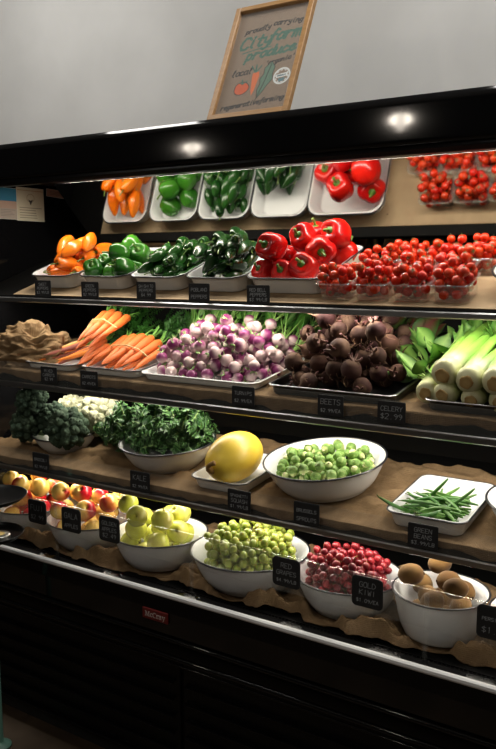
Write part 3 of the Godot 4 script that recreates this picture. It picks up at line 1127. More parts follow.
func led_strip(parent: Node3D, x0: float, x1: float, y: float, z: float, energy: float, back: float) -> void:
	var h := strip(parent, "light_housing", x0, x1, y + 0.010, z, 0.012, 0.040, M.black_metal, 0.002)
	var b := MB.new()
	b.box(Vector3.ZERO, Vector3(x1 - x0 - 0.01, 0.006, 0.022), 0.002)
	part("diffuser", b.done(), M.led, h, Transform3D(Basis.IDENTITY, Vector3(0, -0.009, 0)))
	var l := AreaLight3D.new()
	l.name = "tube_light"
	l.light_color = Color(1.0, 0.965, 0.90)
	l.light_energy = energy
	l.area_size = Vector2(x1 - x0 - 0.02, 0.022)
	l.shadow_enabled = true
	l.area_range = 6.0
	l.area_attenuation = 2.0
	parent.add_child(l, true)
	l.position = Vector3((x0 + x1) * 0.5, y - 0.004, z)
	l.rotation = Vector3(-PI / 2 + back, 0, 0)

func build_case() -> void:
	var o := thing("display_case", "long black open refrigerated display case with three shelves and a mirror", "display case")
	# bottom body and front
	strip(o, "base_body", LEFT - 0.04, RIGHT + 0.04, 0.34, -0.46, 0.54, 0.84, M.black_metal, 0.004)
	strip(o, "toe_kick", LEFT - 0.02, RIGHT + 0.02, 0.035, -0.46, 0.07, 0.80, M.black_matte, 0.002)
	var ap := part("apron", extrude([Vector2(-0.04, 0.655), Vector2(-0.002, 0.648), Vector2(0.004, 0.60), Vector2(0.002, 0.53), Vector2(-0.02, 0.50), Vector2(-0.05, 0.50)], LEFT - 0.04, RIGHT + 0.04), M.black_gloss, o)
	part("deck_rail", extrude([Vector2(-0.006, 0.648), Vector2(0.005, 0.646), Vector2(0.008, 0.651), Vector2(0.007, 0.658), Vector2(0.002, 0.661), Vector2(-0.006, 0.661)], LEFT - 0.02, RIGHT), M.rail, o)
	for y in [0.512, 0.455, 0.435]:
		var b := MB.new()
		b.tube([Vector3(LEFT - 0.04, y, -0.004), Vector3(RIGHT + 0.04, y, -0.004)], [0.008, 0.008] if y != 0.435 else [0.004, 0.004], 12, Color.WHITE)
		part("bumper", b.done(), M.black_gloss, o)
	# badge
	var bd := MB.new()
	bd.box(Vector3.ZERO, Vector3(0.098, 0.034, 0.006), 0.0015)
	var bg := part("badge", bd.done(), M.badge, o, Transform3D(Basis.IDENTITY, Vector3(-1.446, 0.582, 0.007)))
	var tm := TextMesh.new()
	tm.text = "McCray"
	var sf := SystemFont.new()
	sf.font_names = PackedStringArray(["Droid Serif"])
	sf.font_italic = true
	tm.font = sf
	tm.font_size = 24
	tm.pixel_size = 0.0009
	tm.depth = 0.001
	part("badge_lettering", tm, M.badge_text, bg, Transform3D(Basis.IDENTITY, Vector3(0, 0, 0.0034)))
	# lower grilles, two panels with a seam between them
	for pnl in [[LEFT - 0.03, -1.384], [-1.366, -0.30], [-0.282, RIGHT + 0.03]]:
		var g := strip(o, "grille_panel", pnl[0], pnl[1], 0.245, -0.034, 0.37, 0.012, M.black_metal, 0.003)
		for k in 6:
			strip(g, "louver", -(pnl[1] - pnl[0]) * 0.5 + 0.012, (pnl[1] - pnl[0]) * 0.5 - 0.012, 0.125 - k * 0.056, 0.012, 0.006, 0.026, M.black_gloss, 0.0025, 0.35)
	# deck, back wall and ends
	strip(o, "deck", LEFT, RIGHT, 0.628, -0.39, 0.024, 0.70, M.liner_black, 0.002)
	var gb := MB.new()              # fine honeycomb of air slots along the front
	for k in 5:
		gb.box(Vector3((LEFT + RIGHT) * 0.5, 0.647, -0.012 - k * 0.012), Vector3(RIGHT - LEFT, 0.010, 0.002))
	var gx := LEFT + 0.01
	while gx < RIGHT:
		gb.box(Vector3(gx, 0.646, -0.036), Vector3(0.002, 0.008, 0.050))
		gx += 0.011
	part("air_grating", gb.done(), M.black_metal, o)
	strip(o, "back_wall", LEFT, RIGHT, 1.33, -0.775, 1.38, 0.04, M.liner_black, 0.002)
	for e in [[LEFT - 0.04, LEFT], [RIGHT, RIGHT + 0.04]]:
		part("end_panel", extrude([Vector2(-0.80, 0.62), Vector2(-0.005, 0.62), Vector2(-0.005, 0.70), Vector2(-0.06, 1.0), Vector2(-0.08, 2.02), Vector2(-0.80, 2.02)], e[0], e[1]), M.black_gloss, o)
	# canopy: a gently convex glossy fascia with a lip
	var fb := MB.new()
	var fp := PackedVector3Array()
	var fc := PackedColorArray()
	for i in 25:               # smooth front face, then the rest as a closed block behind it
		var t := i / 24.0
		var yy := lerpf(1.918, 2.034, t)
		var zz := -0.0800 - 0.0006 * pow(2.0 * t - 1.0, 2.0) - 0.010 * pow(clampf((t - 0.84) / 0.16, 0, 1), 2.0) - 0.008 * pow(clampf((0.08 - t) / 0.08, 0, 1), 2.0)
		for x in [LEFT - 0.05, RIGHT + 0.05]:
			fp.append(Vector3(x, yy, zz))
			fc.append(Color.WHITE)
	fb.grid(fp, fc, 2, 25, false)
	var fa := part("fascia", fb.done(), M.black_gloss, o)
	part("fascia_block", extrude([Vector2(-0.0932, 2.034), Vector2(-0.15, 2.034), Vector2(-0.15, 1.918), Vector2(-0.0912, 1.918)], LEFT - 0.05, RIGHT + 0.05), M.black_gloss, fa)
	part("fascia_lip", extrude([Vector2(-0.095, 1.920), Vector2(-0.086, 1.908), Vector2(-0.095, 1.898), Vector2(-0.192, 1.908), Vector2(-0.192, 1.924)], LEFT - 0.05, RIGHT + 0.05), M.black_metal, o)
	strip(o, "canopy", LEFT - 0.04, RIGHT + 0.04, 1.986, -0.475, 0.092, 0.65, M.black_metal, 0.004)
	led_strip(o, LEFT + 0.22, RIGHT - 0.03, 1.934, -0.222, 1.35, 0.1)
	# mirror leaning over the top shelf
	var tau := deg_to_rad(45.0)
	var mb := Basis(Vector3.RIGHT, tau)          # turns the up direction towards +z
	var ml := -2.13                # the mirror stops short of the end wall
	var mid := Vector3((ml + RIGHT) * 0.5, 1.647, -0.554) + mb.y * 0.1775
	var mf := MB.new()
	mf.box(Vector3.ZERO, Vector3(RIGHT - ml - 0.02, 0.415, 0.004), 0.001)
	var mr := part("mirror", mf.done(), M.mirror, o, Transform3D(mb, mid))
	strip(mr, "mirror_trim", -(RIGHT - ml) * 0.5 + 0.01, (RIGHT - ml) * 0.5 - 0.01, -0.212, 0.0, 0.010, 0.012, M.black_metal, 0.002)
	var bk := MB.new()
	bk.box(Vector3(0, 0, -0.012), Vector3(RIGHT - ml - 0.02, 0.42, 0.014), 0.001)
	part("mirror_backing", bk.done(), M.black_matte, mr)
	# shelves
	var depth := {1: 0.40, 2: 0.56, 3: 0.60}
	var rails := {1: [1.5238, 1.507], 2: [1.2304, 1.2102], 3: [0.9298, 0.912]}
	for s in [1, 2, 3]:
		var f := on(s, (LEFT + RIGHT) * 0.5, depth[s] * 0.5, -0.010)
		var sb := MB.new()
		sb.box(Vector3.ZERO, Vector3(RIGHT - LEFT - 0.01, 0.018, depth[s]), 0.002)
		var sh := part("shelf", sb.done(), M.liner_black, o, f)
		var inv := f.affine_inverse()
		var y0: float = rails[s][1]
		var y1: float = SHELF[s][0] - 0.002
		var z: float = SHELF[s][1]
		var fm := MB.new()                         # black front face down to the rail
		fm.box(Vector3.ZERO, Vector3(RIGHT - LEFT - 0.01, y1 - y0 - 0.002, 0.010), 0.001)
		part("shelf_front", fm.done(), M.black_metal, sh, inv * Transform3D(Basis.IDENTITY, Vector3((LEFT + RIGHT) * 0.5, (y0 + y1) * 0.5, z - 0.006)))
		var rm := MB.new()
		rm.box(Vector3.ZERO, Vector3(RIGHT - LEFT - 0.01, rails[s][0] - y0, 0.014), 0.003)
		part("shelf_rail", rm.done(), M.steel, sh, inv * Transform3D(Basis.IDENTITY, Vector3((LEFT + RIGHT) * 0.5, (rails[s][0] + y0) * 0.5, z - 0.002)))
		for bx in [-1.45, -0.56, 0.35]:           # brackets underneath
			var br := extrude([Vector2(-0.02, -0.022), Vector2(-0.02, -0.030), Vector2(-depth[s] + 0.02, -0.075), Vector2(-depth[s] + 0.02, -0.022)], bx, bx + 0.006)
			part("bracket", br, M.black_metal, sh, Transform3D(Basis.IDENTITY, Vector3(-(LEFT + RIGHT) * 0.5, 0.010, depth[s] * 0.5)))
	led_strip(o, LEFT + 0.03, RIGHT - 0.03, 1.525, -0.20, 0.88, 0.0)
	led_strip(o, LEFT + 0.03, RIGHT - 0.03, 1.250, -0.24, 1.0, 0.0)
	led_strip(o, LEFT + 0.03, RIGHT - 0.03, 0.936, -0.24, 1.0, 0.0)
	# clear fences
	for f in [[2, 1.234, 1.300, -0.080], [3, 0.934, 1.000, -0.060], [0, 0.738, 0.842, -0.045]]:
		strip(o, "clear_fence", LEFT + 0.01, RIGHT - 0.01, (f[1] + f[2]) * 0.5, f[3], f[2] - f[1], 0.002, M.acrylic, 0.0008)
	for px in [-1.92, -1.35, -0.62, 0.1]:
		strip(o, "fence_post", px - 0.006, px + 0.006, 0.738, -0.0495, 0.18, 0.004, M.acrylic, 0.0008)

# ------------------------------------------------------------------ sign on top of the case
func build_sign() -> void:
	var w := 0.262
	var h := 0.375
	var lean := deg_to_rad(25.0)
	var bs := Basis(Vector3.RIGHT, -lean)
	var foot := Vector3(-1.200, 2.0345, -0.122)
	var o := thing("framed_sign", "wood-framed hand-lettered farm produce sign leaning on top of the case", "sign", Transform3D(bs, foot))
	var fw := 0.017
	for e in [[Vector3(-w / 2 + fw / 2, h / 2, 0), Vector3(fw, h, 0.018)], [Vector3(w / 2 - fw / 2, h / 2, 0), Vector3(fw, h, 0.018)], [Vector3(0, fw / 2, 0), Vector3(w - 2 * fw, fw, 0.018)], [Vector3(0, h - fw / 2, 0), Vector3(w - 2 * fw, fw, 0.018)]]:
		var b := MB.new()
		b.box(Vector3.ZERO, e[1], 0.002)
		part("frame_rail", b.done(), M.wood, o, Transform3D(Basis.IDENTITY, e[0]))
	var bk := MB.new()
	bk.box(Vector3(0, h / 2, -0.006), Vector3(w - 0.01, h - 0.01, 0.004))
	part("backing", bk.done(), M.kraft, o)
	var tw := 400
	var th := 600
	var im := Image.create(tw, th, false, Image.FORMAT_RGB8)
	var n := FastNoiseLite.new()
	n.frequency = 0.03
	for y in th:
		for x in tw:
			var k := 1.0 + 0.05 * n.get_noise_2d(x, y) + 0.03 * n.get_noise_2d(x * 6.0, y * 6.0)
			im.set_pixel(x, y, Color(0.55 * k, 0.475 * k, 0.40 * k))
	var ink := Color(0.10, 0.085, 0.08)
	var teal := Color(0.22, 0.42, 0.36)
	letters(im, "proudly", Vector2(56, 130), 27, 3.4, ink, 0.25, 0.10, 4.6)
	letters(im, "carrying", Vector2(212, 104), 27, 3.4, ink, 0.25, -0.03, 4.6)
	letters(im, "City", Vector2(44, 222), 66, 7.0, teal, 0.28, 0.08, 3.9)
	letters(im, "farm", Vector2(204, 196), 60, 7.0, teal, 0.28, 0.04, 4.5)
	letters(im, "produce", Vector2(96, 290), 52, 6.4, teal, 0.28, 0.08, 4.6)
	stroke(im, [Vector2(70, 246), Vector2(150, 232), Vector2(230, 228)], 3.0, teal)
	letters(im, "'organic'", Vector2(222, 336), 24, 3.2, ink, 0.25, 0.14, 4.4)
	letters(im, "local", Vector2(36, 378), 34, 3.4, ink, 0.25, 0.06, 4.2)
	# tomato, carrot, leaf
	var po := PackedVector2Array()
	for i in 28:
		var a := TAU * i / 28.0
		po.append(Vector2(118 + cos(a) * 42 * (1.0 + 0.06 * cos(3 * a)), 452 + sin(a) * 36))
	fill_poly(im, po, Color(0.84, 0.36, 0.14))
	stroke(im, Array(po) + [po[0]], 1.8, ink)
	stroke(im, [Vector2(100, 416), Vector2(118, 428), Vector2(112, 402), Vector2(122, 426), Vector2(142, 412)], 3.0, teal)
	var ca := PackedVector2Array([Vector2(166, 372), Vector2(200, 366), Vector2(206, 392), Vector2(196, 470), Vector2(186, 500), Vector2(176, 470), Vector2(166, 400)])
	fill_poly(im, ca, Color(0.88, 0.45, 0.22))
	stroke(im, [Vector2(150, 330), Vector2(178, 368), Vector2(176, 326), Vector2(184, 366), Vector2(206, 334)], 3.4, teal)
	var le := PackedVector2Array([Vector2(262, 318), Vector2(286, 352), Vector2(280, 392), Vector2(288, 420), Vector2(264, 452), Vector2(246, 486), Vector2(222, 520), Vector2(212, 470), Vector2(222, 440), Vector2(214, 410), Vector2(230, 386), Vector2(228, 350)])
	fill_poly(im, le, Color(0.36, 0.50, 0.42))
	stroke(im, Array(le) + [le[0]], 1.6, ink)
	stroke(im, [Vector2(262, 330), Vector2(244, 430), Vector2(214, 540)], 1.8, ink)
	# round seal
	for k in 72:
		var a := TAU * k / 72.0
		dab(im, Vector2(336, 410) + Vector2(cos(a), sin(a)) * 42.0, 5.0, Color(0.88, 0.90, 0.90))
	for k in 60:
		var a := TAU * k / 60.0
		if int(k / 3) % 2 == 0:
			dab(im, Vector2(336, 410) + Vector2(cos(a), sin(a)) * 33.0, 3.0, Color(0.86, 0.88, 0.89))
	fill_poly(im, PackedVector2Array([Vector2(306, 400), Vector2(366, 392), Vector2(366, 414), Vector2(306, 420)]), Color(0.90, 0.91, 0.91))
	fill_poly(im, PackedVector2Array([Vector2(318, 424), Vector2(356, 420), Vector2(350, 440), Vector2(326, 442)]), Color(0.33, 0.50, 0.54))
	letters(im, "ORGANIC", Vector2(311, 412), 8, 1.0, Color(0.3, 0.42, 0.46), 0.0, 0.06)
	letters(im, "regenerative", Vector2(26, 566), 26, 3.2, ink, 0.25, 0.07, 4.2)
	letters(im, "farming", Vector2(246, 550), 26, 3.2, ink, 0.25, 0.07, 4.3)
	part("poster", sheet(w - 2 * fw + 0.002, h - 2 * fw + 0.002), print_mat(im, 0.7), o, Transform3D(Basis.IDENTITY, Vector3(0, h / 2, -0.0035)))
	var g := MB.new()
	g.box(Vector3(0, h / 2, 0.001), Vector3(w - 2 * fw + 0.004, h - 2 * fw + 0.004, 0.002))
	part("glass", g.done(), M.glass, o)

# ------------------------------------------------------------------ papers on the end wall
func paper(lines: Array, w: float, h: float, xf: Transform3D, label: String, tone: Color, kind: int) -> void:
	var o := thing("paper_notice", label, "notice", xf)
	var b := MB.new()
	b.box(Vector3.ZERO, Vector3(w, h, 0.0012))
	part("sheet", b.done(), M.paper, o)
	var tw := 160
	var th := int(160.0 * h / w)
	var im := Image.create(tw, th, false, Image.FORMAT_RGB8)
	im.fill(tone)
	if kind == 0:
		for k in 40:
			var a := TAU * k / 40.0
			dab(im, Vector2(80, th * 0.30) + Vector2(cos(a) * 22, sin(a) * 18), 1.6, Color(0.55, 0.5, 0.42))
		fill_poly(im, PackedVector2Array([Vector2(66, th * 0.34), Vector2(80, th * 0.52), Vector2(94, th * 0.34), Vector2(80, th * 0.38)]), Color(0.2, 0.18, 0.16))
		im.fill_rect(Rect2i(4, 10, 152, 3), Color(0.6, 0.5, 0.38))
		for k in 5:
			var y := int(th * (0.60 + 0.075 * k))
			im.fill_rect(Rect2i(14, y, 132 - (k * 37) % 40, 3), Color(0.45, 0.42, 0.38))
	elif kind == 1:
		im.fill_rect(Rect2i(0, 0, tw, int(th * 0.42)), Color(0.16, 0.45, 0.58))
		im.fill_rect(Rect2i(0, int(th * 0.42), tw, int(th * 0.24)), Color(0.66, 0.56, 0.50))
		for k in 5:
			im.fill_rect(Rect2i(18, int(th * (0.70 + 0.05 * k)), 110 - (k * 29) % 40, 3), Color(0.5, 0.46, 0.44))
	else:
		for k in 3:
			im.fill_rect(Rect2i(20, int(th * (0.25 + 0.2 * k)), 120 - (k * 31) % 50, 3), Color(0.5, 0.38, 0.34))
	part("print", sheet(w - 0.002, h - 0.002), print_mat(im, 0.75), o, Transform3D(Basis.IDENTITY, Vector3(0, 0, 0.0008)))

# ------------------------------------------------------------------ placing
func aim_y(dir: Vector3, roll := 0.0) -> Basis:
	var y := dir.normalized()
	var x := y.cross(Vector3(0.13, 0.21, 1.0)).normalized()
	return Basis(x, y, x.cross(y)) * Basis(Vector3.UP, roll)
func aim_z(dir: Vector3, roll := 0.0) -> Basis:
	var z := dir.normalized()
	var x := Vector3.UP.cross(z).normalized()
	return Basis(x, z.cross(x), z) * Basis(Vector3.BACK, roll)
func spot(s: int, p: Array) -> Vector3:
	return on(s, p[0], p[1], p[2]).origin

func tray_floor(_x: float, _z: float, _r: float) -> float:
	return 0.006
func pan_floor(_x: float, _z: float, _r: float) -> float:
	return 0.014
func along(tip: float) -> Vector3:          # a lying direction, mostly down the length of a pan
	return Vector3(rnd(-0.5, 0.5), rnd(-0.08, tip), -1.0 if rng.randf() < 0.4 else 1.0)

func shelf_one() -> void:
	# brown paper under everything on the top shelf
	var lay := on(1, 0, 0, 0)
	var po := thing("paper_liner", "brown kraft paper liner spread under the pans on the top shelf", "paper", lay)
	var pb := MB.new()
	pb.box(Vector3((-2.15 + 0.36) * 0.5, 0.0015, -0.186), Vector3(0.36 + 2.15, 0.002, 0.360))
	part("sheet", pb.done(), M.kraft, po)
	var pan := make_tray(0.215, 0.295, 0.05, 0.045)
	var wide_pan := make_tray(0.262, 0.295, 0.05, 0.045)
	var xs := [-2.00, -1.77, -1.55, -1.33, -1.09]
	var what := ["orange sweet peppers", "green bell peppers", "small dark green peppers", "dark poblano peppers", "red bell peppers"]
	var xfs := []
	for i in 5:
		xfs.append(on(1, xs[i], 0.05 + 0.1475, 0.003))
		vessel(pan if i < 4 else wide_pan, "enamel_pan", "white black-rimmed enamel pan holding the %s" % what[i], "pan", xfs[i], M.enamel, M.rim)
	# orange peppers
	var op := []
	for i in 4:
		op.append(pepper(rnd(0.044, 0.052), rnd(0.095, 0.13), 0.45, 3, S(226, 96, 14), S(236, 128, 26), rnd(-0.02, 0.02)))
	for p in pack(17, 0.026, 0.030, 0.090, 0.118, pan_floor, 0.02, false, 12, 0.8, 0.0):
		var dir := along(0.4)
		place(op[rng.randi() % 4], "sweet_pepper", "pointed orange sweet pepper heaped in its enamel pan", "pepper", xfs[0] * Transform3D(aim_y(dir, rnd(0, 6)), p[0]), "orange peppers in the top pan")
	# green bells
	var gp := []
	for i in 3:
		gp.append(pepper(rnd(0.068, 0.076), rnd(0.070, 0.082), 0.16, 4, S(30, 84, 22), S(62, 122, 36)))
	for p in pack(11, 0.031, 0.035, 0.102, 0.135, tray_floor, 0.012, false, 24, 0.92, 0.0):
		place(gp[rng.randi() % 3], "green_pepper", "glossy green bell pepper heaped in its enamel pan", "pepper", xfs[1] * Transform3D(aim_y(Vector3(rnd(-1, 1), rnd(-0.4, 1.0), rnd(-0.4, 1.0)), rnd(0, 6)), p[0]), "green bell peppers in the top pan")
	# small dark green
	var sp := []
	for i in 3:
		sp.append(pepper(rnd(0.032, 0.040), rnd(0.06, 0.08), 0.4, 3, S(18, 50, 20), S(44, 88, 34)))
	for p in pack(40, 0.018, 0.022, 0.094, 0.126, pan_floor, 0.02, false, 14, 0.85, 0.0):
		place(sp[rng.randi() % 3], "small_pepper", "small dark green pepper heaped in its enamel pan", "pepper", xfs[2] * Transform3D(aim_y(along(0.35), rnd(0, 6)), p[0]), "small dark green peppers in the top pan")
	var dp := []
	for i in 3:
		dp.append(pepper(rnd(0.036, 0.042), rnd(0.075, 0.10), 0.5, 3, S(14, 38, 18), S(34, 68, 28), rnd(-0.02, 0.02)))
	for p in pack(30, 0.020, 0.024, 0.092, 0.092, pan_floor, 0.02, false, 14, 0.85, 0.0):
		place(dp[rng.randi() % 3], "poblano_pepper", "very dark green poblano pepper in the front of its enamel pan", "pepper", xfs[3] * Transform3D(aim_y(along(0.3), rnd(0, 6)), p[0] + Vector3(0, 0, 0.028)), "poblano peppers in the top pan")
	# red bells, by hand
	var rp := []
	for i in 4:
		rp.append(pepper(rnd(0.088, 0.100), rnd(0.088, 0.102), 0.12, 4, S(176, 14, 16), S(206, 30, 22)))
	var red := [[-1.178, 0.108, 0.052, -0.3, 0.5, 1.0], [-1.112, 0.104, 0.052, 0.1, 0.35, 1.0], [-1.052, 0.118, 0.062, 0.2, 0.4, 1.0], [-1.150, 0.125, 0.122, -0.25, 0.25, 1.0], [-1.082, 0.190, 0.126, -0.05, 0.3, 1.0], [-1.020, 0.165, 0.098, 0.5, -0.2, 0.8], [-1.000, 0.235, 0.122, -0.2, 0.3, 1.0], [-1.16, 0.20, 0.06, 0, 1, 0.2], [-1.065, 0.21, 0.056, 0, 1, 0.2], [-1.005, 0.265, 0.056, 0.4, 0.8, -0.4], [-1.09, 0.275, 0.10, 0.1, 0.9, 0.3]]
	var red_label := ["small red bell pepper at the pan corner next to the poblanos", "small red bell pepper at the front between two larger red ones", "large red bell pepper at the front corner next to the tomatoes", "red bell pepper on top of the heap next to the poblanos", "red bell pepper at the very top of the red heap", "red bell pepper lying stem down beside the tomatoes", "red bell pepper on top of the heap next to the tomatoes", "red bell pepper buried under the red heap on the poblano side", "red bell pepper buried in the middle of the red heap", "red bell pepper at the back corner of its pan by the tomatoes", "red bell pepper behind the top of the red heap facing the mirror"]
	for i in red.size():
		var e: Array = red[i]
		var sc := 0.80 if i in [0, 1] else 0.92
		place(rp[i % 4], "red_pepper", red_label[i], "pepper", Transform3D(aim_y(Vector3(e[3], e[4], e[5]), i * 1.7).scaled(Vector3.ONE * sc), spot(1, e)), "red bell peppers in the top pan")
	# cherry tomatoes in clear punnets
	var pun := make_tray(0.100, 0.096, 0.046, 0.014, 0.008)
	var tp := []
	for i in 6:
		tp.append(tomato(0.0132, S(184, 30, 16).lerp(S(208, 62, 22), i / 6.0)))
	for row in 3:
		for k in [4, 3, 3][row]:
			var xf := on(1, -0.925 + 0.1045 * k + [0.0, 0.075, 0.125][row], 0.072 + row * 0.100, 0.003)
			vessel(pun, "clear_punnet", "clear plastic punnet of cherry tomatoes in the %s row%s" % [["front", "middle", "back"][row], " next to the red peppers" if k == 0 else ""], "punnet", xf, M.plastic, M.plastic).set_meta("group", "cherry tomato punnets")
			for p in pack(29, 0.0122, 0.0134, 0.050, 0.048, tray_floor, 0.002, false, 24, 1.0):
				var tv := rng.randi() % 6
				place(tp[tv], "cherry_tomato", "%s cherry tomato in a clear punnet of the %s row" % ["deep red" if tv < 3 else "orange-red", ["front", "middle", "back"][row]], "tomato", xf * Transform3D(spin().scaled(Vector3.ONE * (p[1] / 0.0134)), p[0]), "cherry tomatoes")
	# bowl at the end of the row
	var bw := make_bowl(0.105, 0.05, 0.07)
	var bxf := on(1, -0.430, 0.15, 0.003)
	vessel(bw, "enamel_bowl", "small white enamel bowl holding tan onions on the top shelf", "bowl", bxf, M.enamel, M.rim)
	var on_p := onion(0.036)
	for p in pack(6, 0.034, 0.036, 0.085, 0.085, func(x, z, r): return bowl_rest(0.105, 0.05, 0.07, Vector2(x, z).length(), r), 0.01, true, 30):
		place(on_p, "tan_onion", "round tan onion in the small enamel bowl on the top shelf", "onion", bxf * Transform3D(tilted(rnd(0, 6), rnd(0, 1.2)), p[0]), "tan onions")

func shelf_two() -> void:
	footprints[2] = [[-1.99, 0.16, 0.12, 0.15], [-1.71, 0.16, 0.13, 0.15], [-1.368, 0.16, 0.22, 0.15], [-0.925, 0.16, 0.19, 0.16], [-0.42, 0.16, 0.24, 0.16]]
	cloth(2, "burlap_runner", "burlap runner lying under the root vegetable trays on the middle shelf", LEFT + 0.02, RIGHT - 0.03, 0.004, 0.42, 0.014, 0.012, M.burlap, 4, 260, 30, 0.0, 0.040)
	burlap_bunch(on(2, -2.19, 0.13, 0.0))
	var ta := make_tray(0.235, 0.30, 0.022, 0.03, 0.014)
	var tb := make_tray(0.250, 0.30, 0.024, 0.03, 0.014)
	var tc := make_tray(0.43, 0.31, 0.022, 0.03, 0.014)
	var td := make_tray(0.375, 0.33, 0.026, 0.02, 0.010)
	var te := make_tray(0.47, 0.33, 0.026, 0.02, 0.010)
	vessel(ta, "enamel_tray", "white black-rimmed tray with small mixed carrots beside the burlap heap", "tray", on(2, -1.99, 0.16, 0.006), M.enamel, M.rim)
	vessel(tb, "enamel_tray", "white black-rimmed tray under the big orange carrot bunches", "tray", on(2, -1.716, 0.16, 0.006), M.enamel, M.rim)
	vessel(tc, "enamel_tray", "wide white tray under the heap of purple and white turnips", "tray", on(2, -1.368, 0.165, 0.006), M.enamel, M.enamel)
	vessel(td, "black_tray", "black tray with a shiny rim under the heap of beets", "tray", on(2, -0.925, 0.172, 0.006), M.tray_black, M.steel)
	vessel(te, "black_tray", "black tray with a shiny rim under the celery bunches", "tray", on(2, -0.425, 0.172, 0.006), M.tray_black, M.steel)
	# big carrots: crown to tip
	var cp := []
	for i in 4:
		cp.append(carrot(0.19, 0.017, S(206, 106, 44), true))
	var pairs := [
		[[-1.900, 0.235, 0.162], [-1.885, 0.060, 0.107]], [[-1.870, 0.240, 0.167], [-1.850, 0.060, 0.112]], [[-1.837, 0.235, 0.162], [-1.817, 0.065, 0.107]], [[-1.805, 0.240, 0.152], [-1.797, 0.075, 0.102]], [[-1.885, 0.225, 0.130], [-1.870, 0.040, 0.082]], [[-1.850, 0.225, 0.132], [-1.830, 0.045, 0.078]],
		[[-1.795, 0.210, 0.085], [-1.795, 0.032, 0.036]], [[-1.760, 0.214, 0.090], [-1.766, 0.028, 0.034]], [[-1.722, 0.216, 0.092], [-1.736, 0.025, 0.036]], [[-1.685, 0.214, 0.088], [-1.706, 0.028, 0.034]], [[-1.650, 0.210, 0.076], [-1.676, 0.034, 0.032]], [[-1.622, 0.205, 0.058], [-1.646, 0.045, 0.030]],
		[[-1.845, 0.165, 0.065], [-1.840, 0.012, 0.030]], [[-1.818, 0.170, 0.055], [-1.820, 0.014, 0.028]], [[-1.870, 0.18, 0.080], [-1.862, 0.018, 0.034]],
		[[-1.760, 0.20, 0.045], [-1.760, 0.03, 0.024]], [[-1.710, 0.20, 0.048], [-1.710, 0.03, 0.024]], [[-1.660, 0.20, 0.045], [-1.670, 0.03, 0.024]]]
	for i in pairs.size():
		var a := spot(2, pairs[i][0])
		var t := spot(2, pairs[i][1])
		place(cp[i % 4], "carrot", ["orange carrot in the twine-tied bunch lying highest beside the small carrots", "orange carrot in the lower twine-tied bunch beside the turnips", "orange carrot lying loose under the two tied carrot bunches"][0 if i < 6 else (1 if i < 12 else 2)], "carrot", Transform3D(aim_z(t - a, i * 1.3).scaled(Vector3.ONE * ((t - a).length() / 0.19)), a), "bunched carrots")
	for tie in [[[-1.915, 0.15, 0.130], [-1.885, 0.15, 0.158], [-1.835, 0.15, 0.160], [-1.785, 0.155, 0.132]], [[-1.815, 0.12, 0.055], [-1.78, 0.12, 0.080], [-1.72, 0.12, 0.084], [-1.67, 0.12, 0.074], [-1.625, 0.12, 0.045]]]:
		var w := MB.new()
		var path := []
		var rad := []
		for p in tie:
			path.append(spot(2, p))
			rad.append(0.0022)
		w.tube(path, rad, 6, S(196, 170, 120))
		var tn := thing("twine_tie", "pale twine wound round a carrot bunch", "twine", Transform3D.IDENTITY, "carrot bunch ties")
		part("cord", w.done(), M.soft, tn)
	# small mixed carrots
	var mc := [carrot(0.15, 0.011, S(224, 132, 62), false), carrot(0.15, 0.011, S(150, 92, 84), false), carrot(0.15, 0.011, S(216, 176, 120), false)]
	var tag_of := ["thin orange carrot in the small tray of mixed carrots", "thin purple-brown carrot in the small tray of mixed carrots", "thin pale yellow carrot in the small tray of mixed carrots"]
	for i in 12:
		var k: int = [0, 0, 1, 0, 2, 1, 0, 1, 0, 2, 0, 1][i]
		var x := -2.075 + 0.013 * (i % 9) + (0.02 if i > 8 else 0.0)
		var lay := 0.022 if i < 9 else 0.040
		var a := spot(2, [x + 0.045, 0.20 + rnd(-0.015, 0.015), lay + 0.018])
		var t := spot(2, [x - 0.01 + rnd(-0.01, 0.01), 0.05 + rnd(-0.01, 0.015), lay])
		place(mc[k], "small_carrot", tag_of[k], "carrot", Transform3D(aim_z(t - a, i), a), "small mixed carrots")
	# turnips
	var tp := []
	for i in 6:
		tp.append(turnip(0.023, S(126, 44, 98), S(206, 182, 182), 0, [-0.25, 0.05, 0.3, -0.45, 0.55, 0.0][i]))
	var tg := []
	for i in 3:
		tg.append(turnip(0.023, S(132, 50, 102), S(206, 182, 182), 7, 0.1))
	var txf := on(2, -1.368, 0.165, 0.006)
	for p in pack(185, 0.0165, 0.0215, 0.222, 0.150, tray_floor, 0.05, false, 16, 0.95, -0.45):
		var q: Vector3 = p[0]
		var back: bool = q.z < -0.05 and q.y > 0.05
		var bs: Basis = spin() if not back else aim_y(Vector3(rnd(-0.4, 0.6), rnd(0.3, 0.9), -1.0), rnd(0, 6))
		var tv := rng.randi() % 6
		place(tg[tv % 3] if back else tp[tv], "turnip", "leafy purple-topped turnip at the back of the turnip heap" if back else ["mostly white turnip in the turnip heap", "half purple, half white turnip in the turnip heap", "mostly purple turnip in the turnip heap"][[0, 1, 2, 0, 2, 1][tv]], "turnip", txf * Transform3D(bs.scaled(Vector3.ONE * (p[1] / 0.0235)), q), "purple and white turnips")
	# beets
	var bp := []
	for i in 5:
		bp.append(beet(0.031, S(48, 28, 28).lerp(S(76, 52, 44), i / 5.0), 0))
	var bg := []
	for i in 3:
		bg.append(beet(0.031, S(58, 36, 36), 5))
	var bxf := on(2, -0.925, 0.172, 0.006)
